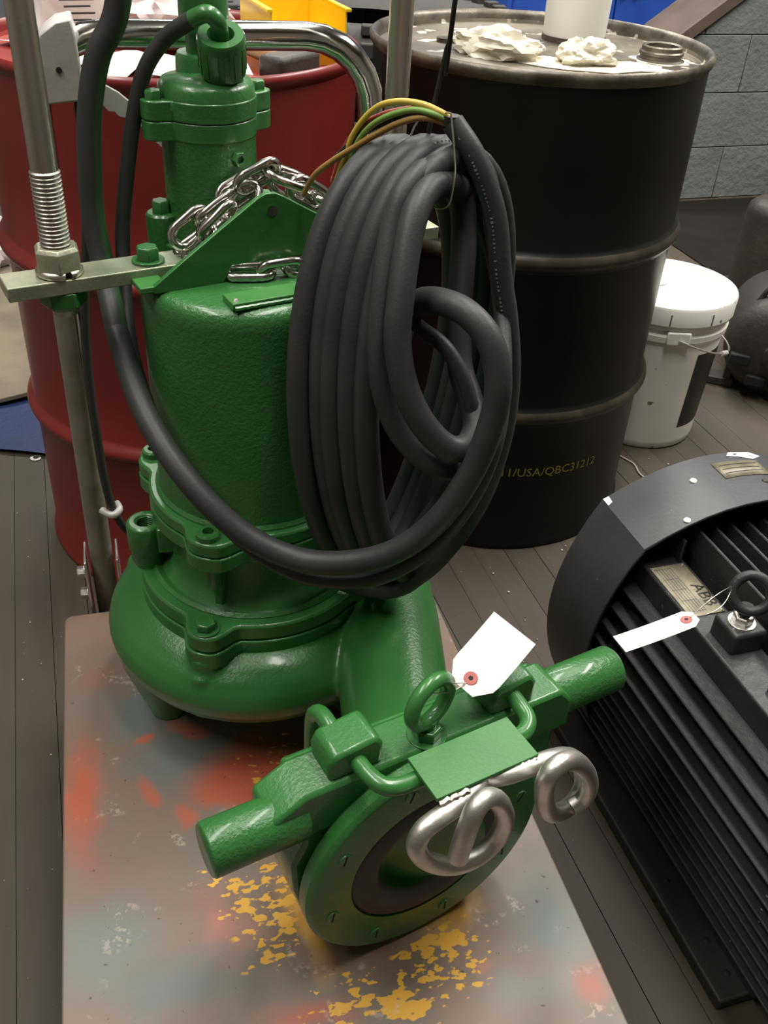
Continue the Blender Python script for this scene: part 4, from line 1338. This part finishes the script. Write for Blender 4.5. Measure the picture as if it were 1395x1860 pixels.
for i in range(9):
    x_ = -0.082 + i * 0.0255
    zi = ZC + math.sqrt(max(0.0, 0.148 ** 2 - x_ ** 2)) - 0.004
    zo = ZC + 0.187
    h_ = round((zo - zi) / 0.01) * 0.01
    fin((x_, FY, zo - h_ / 2), (0.0045, 0.52, h_))
fin((-0.107, -0.078, ZC + 0.150), (0.0045, 0.070, 0.06))
# corner rail that carries the rating plate and lifting eye
rl = MB().box((-0.128, FY, ZC + 0.1185), (0.060, 0.53, 0.05)).build('corner_rail', 'motor_grey', mt, 0.003)
MB().box((0.135, FY, ZC + 0.112), (0.064, 0.53, 0.05)).build('corner_rail', 'motor_grey', mt, 0.003)
rp_ = MB().box((-0.130, -0.165, ZC + 0.1445), (0.050, 0.098, 0.0016)).build('rating_plate', 'plate_brass', mt)
nm = text_mesh('ABB', 0.024, 0.0002)
T = Matrix.Translation((-0.114, -0.180, ZC + 0.1456)) @ Matrix.Rotation(rad(-90), 4, 'Z')
for vt in nm.vertices:
    vt.co = T @ vt.co
link('plate_lettering', nm, 'w_black', rp_)
rl_ = MB()
for k in range(6):
    rl_.box((-0.128 - k * 0.0042, -0.165, ZC + 0.1454), (0.0006, 0.088, 0.0002))
for k in range(5):
    rl_.box((-0.139, -0.122 - k * 0.021, ZC + 0.1454), (0.022, 0.0006, 0.0002))
rl_.build('plate_ruling', 'ink', rp_)
for dx in (-0.022, 0.022):
    for dy in (-0.046, 0.046):
        MB().lathe([(0, 0), (0.0024, 0), (0.0016, 0.0012), (0, 0.0014)], 10, Matrix.Translation((-0.130 + dx, -0.165 + dy, ZC + 0.1452))).build('rivet', 'stainless_satin', rp_)
# lifting eye
MB().box((-0.122, -0.262, ZC + 0.155), (0.046, 0.046, 0.036)).build('eye_block', 'motor_grey', mt, 0.005, 38, 3)
le = MB().ring((-0.118, -0.258, ZC + 0.213), (-0.5, -0.67, 0.45), 0.0215, 0.0062, 36, 12)
le.cyl((-0.122, -0.262, ZC + 0.17), (-0.119, -0.259, ZC + 0.196), 0.008, 16)
leo = le.build('lifting_eye', 'motor_grey', mt, 0, 60)
MB().hexbolt((-0.122, -0.262, ZC + 0.172), 0.0125, 0.012).build('eye_nut', 'stainless_satin', leo, 0.0006)
MB().hexbolt((-0.131, -0.350, ZC + 0.143), 0.007, 0.008, washer=False).build('rail_bolt', 'motor_grey', mt, 0.0005)
# plate on the cowl, screws and chipped paint
def on_cowl(x_, y_):
    """point on the outer top of the cowl"""
    pr = cowl_profile(1.0)
    top = [p for p in pr if p[1] > ZC + 0.17]
    top.sort()
    for (xa, za), (xb, zb) in zip(top, top[1:]):
        if xa <= x_ <= xb:
            return V((x_, -y_, za + (zb - za) * (x_ - xa) / (xb - xa)))
    return V((x_, -y_, ZC + 0.2))
cpm = MB()
vv, ff = [], []
for i in range(9):
    for j in range(2):
        p = on_cowl(-0.022 + 0.074 * i / 8, 0.018 + 0.036 * j) + V((0, 0, 0.0012))
        vv.append(p)
for i in range(8):
    ff.append((2 * i, 2 * i + 2, 2 * i + 3, 2 * i + 1))
cpm._add(vv, ff)
cpl = cpm.build('cowl_plate', 'plate_brass', mt, 0, 60)
so2 = cpl.modifiers.new('thickness', 'SOLIDIFY')
so2.thickness = 0.001
for k in range(3):
    q = [on_cowl(-0.015 + 0.06 * i / 4, 0.026 + 0.009 * k) + V((0, 0, 0.0016)) for i in range(5)]
    MB().tube(q, 0.0005, 4).build('plate_line', 'ink', cpl)
for (x_, y_, m_) in ((-0.062, 0.040, 'white_clean'), (-0.107, 0.103, 'white_clean'), (0.03, 0.070, 'dark_iron')):
    p = on_cowl(x_, y_)
    MB().lathe([(0, 0), (0.0052, 0), (0.004, 0.0018), (0, 0.0022)], 14, Matrix.Translation(p)).build('cowl_screw', m_, mt)
chip = [(0.02, -0.004), (0.055, -0.004), (0.07, 0.004), (0.05, 0.014), (0.03, 0.008), (0.012, 0.004)]
MB()._add([on_cowl(a, b_) + V((0, 0, 0.0008)) for a, b_ in chip], [tuple(range(6))]).build('paint_chip', 'white_clean', mt)
MB()._add([on_cowl(a, b_) + V((0, 0, 0.0008)) for a, b_ in ((-0.1675, -0.004), (-0.160, -0.003), (-0.161, 0.010), (-0.1675, 0.012))], [(0, 1, 2, 3)]).build('paint_chip', 'white_clean', mt)
# feet
for sg in (-1, 1):
    for y_ in (-0.16, -0.47):
        MB().box((sg * 0.11, y_, 0.062), (0.09, 0.09, 0.084)).build('foot', 'motor_grey', mt, 0.004)
# dark board under the motor
bdp = tag(empty('base_board', MO + V20 * -0.24, A20), 'dark thick board under the ribbed motor', 'board')
MB().box((0.02, 0.0, 0.010), (0.43, 0.53, 0.020)).build('board_panel', 'board_dark', bdp, 0.003)
for (a, b_) in ((-0.165, -0.235), (-0.165, -0.19), (-0.17, -0.1)):
    MB().lathe([(0, 0), (0.0045, 0), (0.003, 0.0012), (0, 0.0015)], 10, Matrix.Translation((a, b_, 0.02))).build('nail_head', 'hole', bdp)

# ------------------------------------------------------------------ background things
# second dark motor at the right edge, standing on a foot
dm = tag(empty('old_motor', (0.985, 2.31, 0), rad(-18)), 'small rusty dark motor on the floor behind the white bucket', 'motor')
T = Matrix.Translation((0, -0.02, 0.135)) @ Matrix.Rotation(rad(90), 4, 'X')
MB().lathe([(0, -0.2), (0.12, -0.2), (0.128, -0.19), (0.128, 0.03), (0.122, 0.055), (0.10, 0.075), (0.06, 0.085), (0.03, 0.09), (0.03, 0.11), (0.012, 0.115), (0, 0.115)], 56, T).build('motor_shell', 'dark_iron', dm, 0, 40)
for a in (200, 250, 290, 340):
    q = V((0.085 * math.cos(rad(a)), -0.102, 0.135 + 0.085 * math.sin(rad(a))))
    MB().box(q, (0.05, 0.02, 0.028)).build('vent_slot', 'hole', dm, 0.004)
for sg in (-1, 1):
    MB().box((sg * 0.115, -0.03, 0.011), (0.075, 0.05, 0.022)).build('mounting_foot', 'dark_iron', dm, 0.003)
    MB().box((sg * 0.095, 0.0, 0.045), (0.02, 0.1, 0.07)).build('foot_web', 'dark_iron', dm, 0.003)
MB().tube([(-0.07, -0.03, 0.235), (-0.05, -0.03, 0.275), (0.0, -0.03, 0.295), (0.05, -0.03, 0.275), (0.07, -0.03, 0.235)], 0.007, 10, smooth=4).build('carry_loop', 'dark_iron', dm, 0, 60)
MB().lathe([(0, 0), (0.011, 0), (0.011, 0.008), (0.006, 0.008), (0, 0.006)], 6, Matrix.Translation((0.005, -0.112, 0.19)) @ Matrix.Rotation(rad(90), 4, 'X')).build('end_bolt', 'dark_iron', dm)

gp = tag(empty('bollard', (1.135, 2.98, 0)), 'short grey-brown rounded post on the floor before the block wall', 'post')
MB().lathe([(0, 0), (0.10, 0), (0.10, 0.012), (0.075, 0.014), (0.075, 0.25), (0.07, 0.275), (0.05, 0.292), (0, 0.3)], 36).build('post_body', 'dark_iron', gp, 0, 40)

shade_ = tag(empty('floor_shade_sheet', W0 - V20 * 0.62 + U20 * 0.5, A20), 'dark sheet added as the shade on the floor by the block wall', 'shade sheet')  # added thin sheet, its dark colour stands in for shade on the planks
MB().box((0, 0, 0.002), (1.7, 1.16, 0.004)).build('shade_sheet', 'floor_shade', shade_, 0.001)

# blue steel cabinet behind the raking wall
bc_ = tag(empty('steel_cabinet', W0 + V20 * 0.95 + U20 * 0.05, A20), 'bright blue steel cabinet behind the sloping wall at the back', 'cabinet')
MB().box((0, 0.2, 0.75), (1.0, 0.4, 1.5)).build('cabinet_body', 'blue_paint', bc_, 0.004)
for sg in (-1, 1):
    dr = MB().box((sg * 0.249 + 0.02, -0.006, 0.75), (0.49, 0.02, 1.42)).build('door', 'blue_paint', bc_, 0.004)
    MB().lathe([(0, 0), (0.022, 0), (0.022, 0.01), (0.012, 0.014), (0.016, 0.03), (0, 0.034)], 18, Matrix.Translation((sg * 0.03 + 0.085, -0.016, 0.62)) @ Matrix.Rotation(rad(90), 4, 'X')).build('knob', 'dark_iron', dr)

# knobby tyre lying behind the drums
ty = tag(empty('knobby_tyre', (-0.12, 2.45, 0)), 'black knobby tyre in the dark behind the two drums', 'tyre')
ty.rotation_euler = (0, 0, rad(10))
MB().lathe([(0.19, 0.70), (0.26, 0.665), (0.32, 0.67), (0.345, 0.70), (0.35, 0.745), (0.345, 0.79), (0.32, 0.82), (0.26, 0.825), (0.19, 0.79)], 60).build('tyre_carcass', 'tire', ty, 0, 50)
kb = MB()
for i in range(34):
    a = 2 * pi * i / 34
    for zz, dz in ((0.70, 0), (0.745, 0.5), (0.79, 0)):
        aa = a + dz * 2 * pi / 34
        kb.box((0.352 * math.cos(aa), 0.352 * math.sin(aa), zz), (0.022, 0.034, 0.03), aa)
    kb.box((0.318 * math.cos(a), 0.318 * math.sin(a), 0.823), (0.03, 0.028, 0.02), a)
kb.build('tread_knobs', 'tire', ty, 0.003)
stn = tag(empty('work_stand', (-0.12, 2.45, 0)), 'dark iron stand under the knobby tyre behind the drums', 'stand')
MB().lathe([(0, 0.64), (0.3, 0.64), (0.3, 0.664), (0, 0.664)], 36).build('stand_top', 'dark_iron', stn, 0, 40)
for i in range(4):
    a = rad(45 + 90 * i)
    MB().cyl((0.2 * math.cos(a), 0.2 * math.sin(a), 0.645), (0.26 * math.cos(a), 0.26 * math.sin(a), 0), 0.02, 14).build('leg', 'dark_iron', stn)

# left edge: blue tarp, cardboard, sack
tp = MB()
n = 16
rr = random.Random(9)
vv = []
cor = [V((-1.25, 1.78, 0)), V((-0.72, 1.74, 0)), V((-0.70, 2.25, 0)), V((-1.25, 2.35, 0))]
for i in range(n + 1):
    for j in range(n + 1):
        u, w = i / n, j / n
        p = (cor[0] * (1 - u) + cor[1] * u) * (1 - w) + (cor[3] * (1 - u) + cor[2] * u) * w
        p.z = 0.003 + 0.008 * (0.5 + 0.5 * math.sin(9 * u + 4 * w) * math.cos(7 * w))
        vv.append(p - V((-1.0, 2.0, 0)))
ff = [(i * (n + 1) + j, (i + 1) * (n + 1) + j, (i + 1) * (n + 1) + j + 1, i * (n + 1) + j + 1) for i in range(n) for j in range(n)]
tp._add(vv, ff)
to_ = tp.build('plastic_tarp', 'blue_tarp', None, 0, 60)
to_.location = (-1.0, 2.0, 0)
tag(to_, 'dark blue plastic tarp on the floor left of the red drum', 'tarp')
cb = tag(empty('cardboard_sheet', (-1.09, 2.4, 0.014), rad(38)), 'grey-brown cardboard sheet lying over the blue tarp', 'cardboard')
MB().box((0, 0, 0.006), (0.62, 0.95, 0.012)).build('board_sheet', 'card', cb, 0.002)
crumple('plastic_sack', 'crumpled whitish sack at the left edge behind the red drum', (-1.26, 2.72, 0.027), 0.12, 0.11, 0.13, 'paper_pink', 8, 'sack')

# a few nuts, washers and flakes on the planks
wsh = MB().lathe([(0.006, 0), (0.012, 0), (0.012, 0.002), (0.006, 0.002)], 20, None, True).build('washer', 'stainless_satin', None)
wsh.location = (-0.765, 1.735, 0.0005)
tag(wsh, 'small steel washer lying on the planks left of the red drum', 'washer')
db = MB()
rr = random.Random(21)
for i in range(150):
    x_, y_ = rr.uniform(0.05, 0.75), rr.uniform(0.95, 2.1)
    if (x_ - 0.2153) ** 2 + (y_ - 1.8084) ** 2 < 0.09 or (x_ - 0.606) ** 2 + (y_ - 2.068) ** 2 < 0.02:
        continue
    if x_ > 0.22 and y_ < 1.16:
        continue
    s_ = rr.uniform(0.0012, 0.0034)
    db.box((x_, y_, 0.001), (s_, s_ * rr.uniform(0.5, 1.4), 0.0016), rr.uniform(0, 3))
for i in range(40):
    x_, y_ = rr.uniform(-0.85, -0.42), rr.uniform(0.5, 1.8)
    s_ = rr.uniform(0.001, 0.0024)
    db.box((x_, y_, 0.001), (s_, s_, 0.0014), rr.uniform(0, 3))
dbo = db.build('floor_debris', 'debris', None)
tag(dbo, 'pale metal shavings and paint flakes scattered on the planks', 'debris', None, 'stuff')
stg = MB().tube([(0.53, 1.905, 0.0025), (0.55, 1.885, 0.0025), (0.565, 1.865, 0.0025), (0.57, 1.83, 0.0025), (0.583, 1.80, 0.0025), (0.59, 1.76, 0.0025)], 0.0018, 6, smooth=4).build('frayed_string', 'debris', None)
tag(stg, 'frayed whitish string on the floor in front of the bucket', 'string')
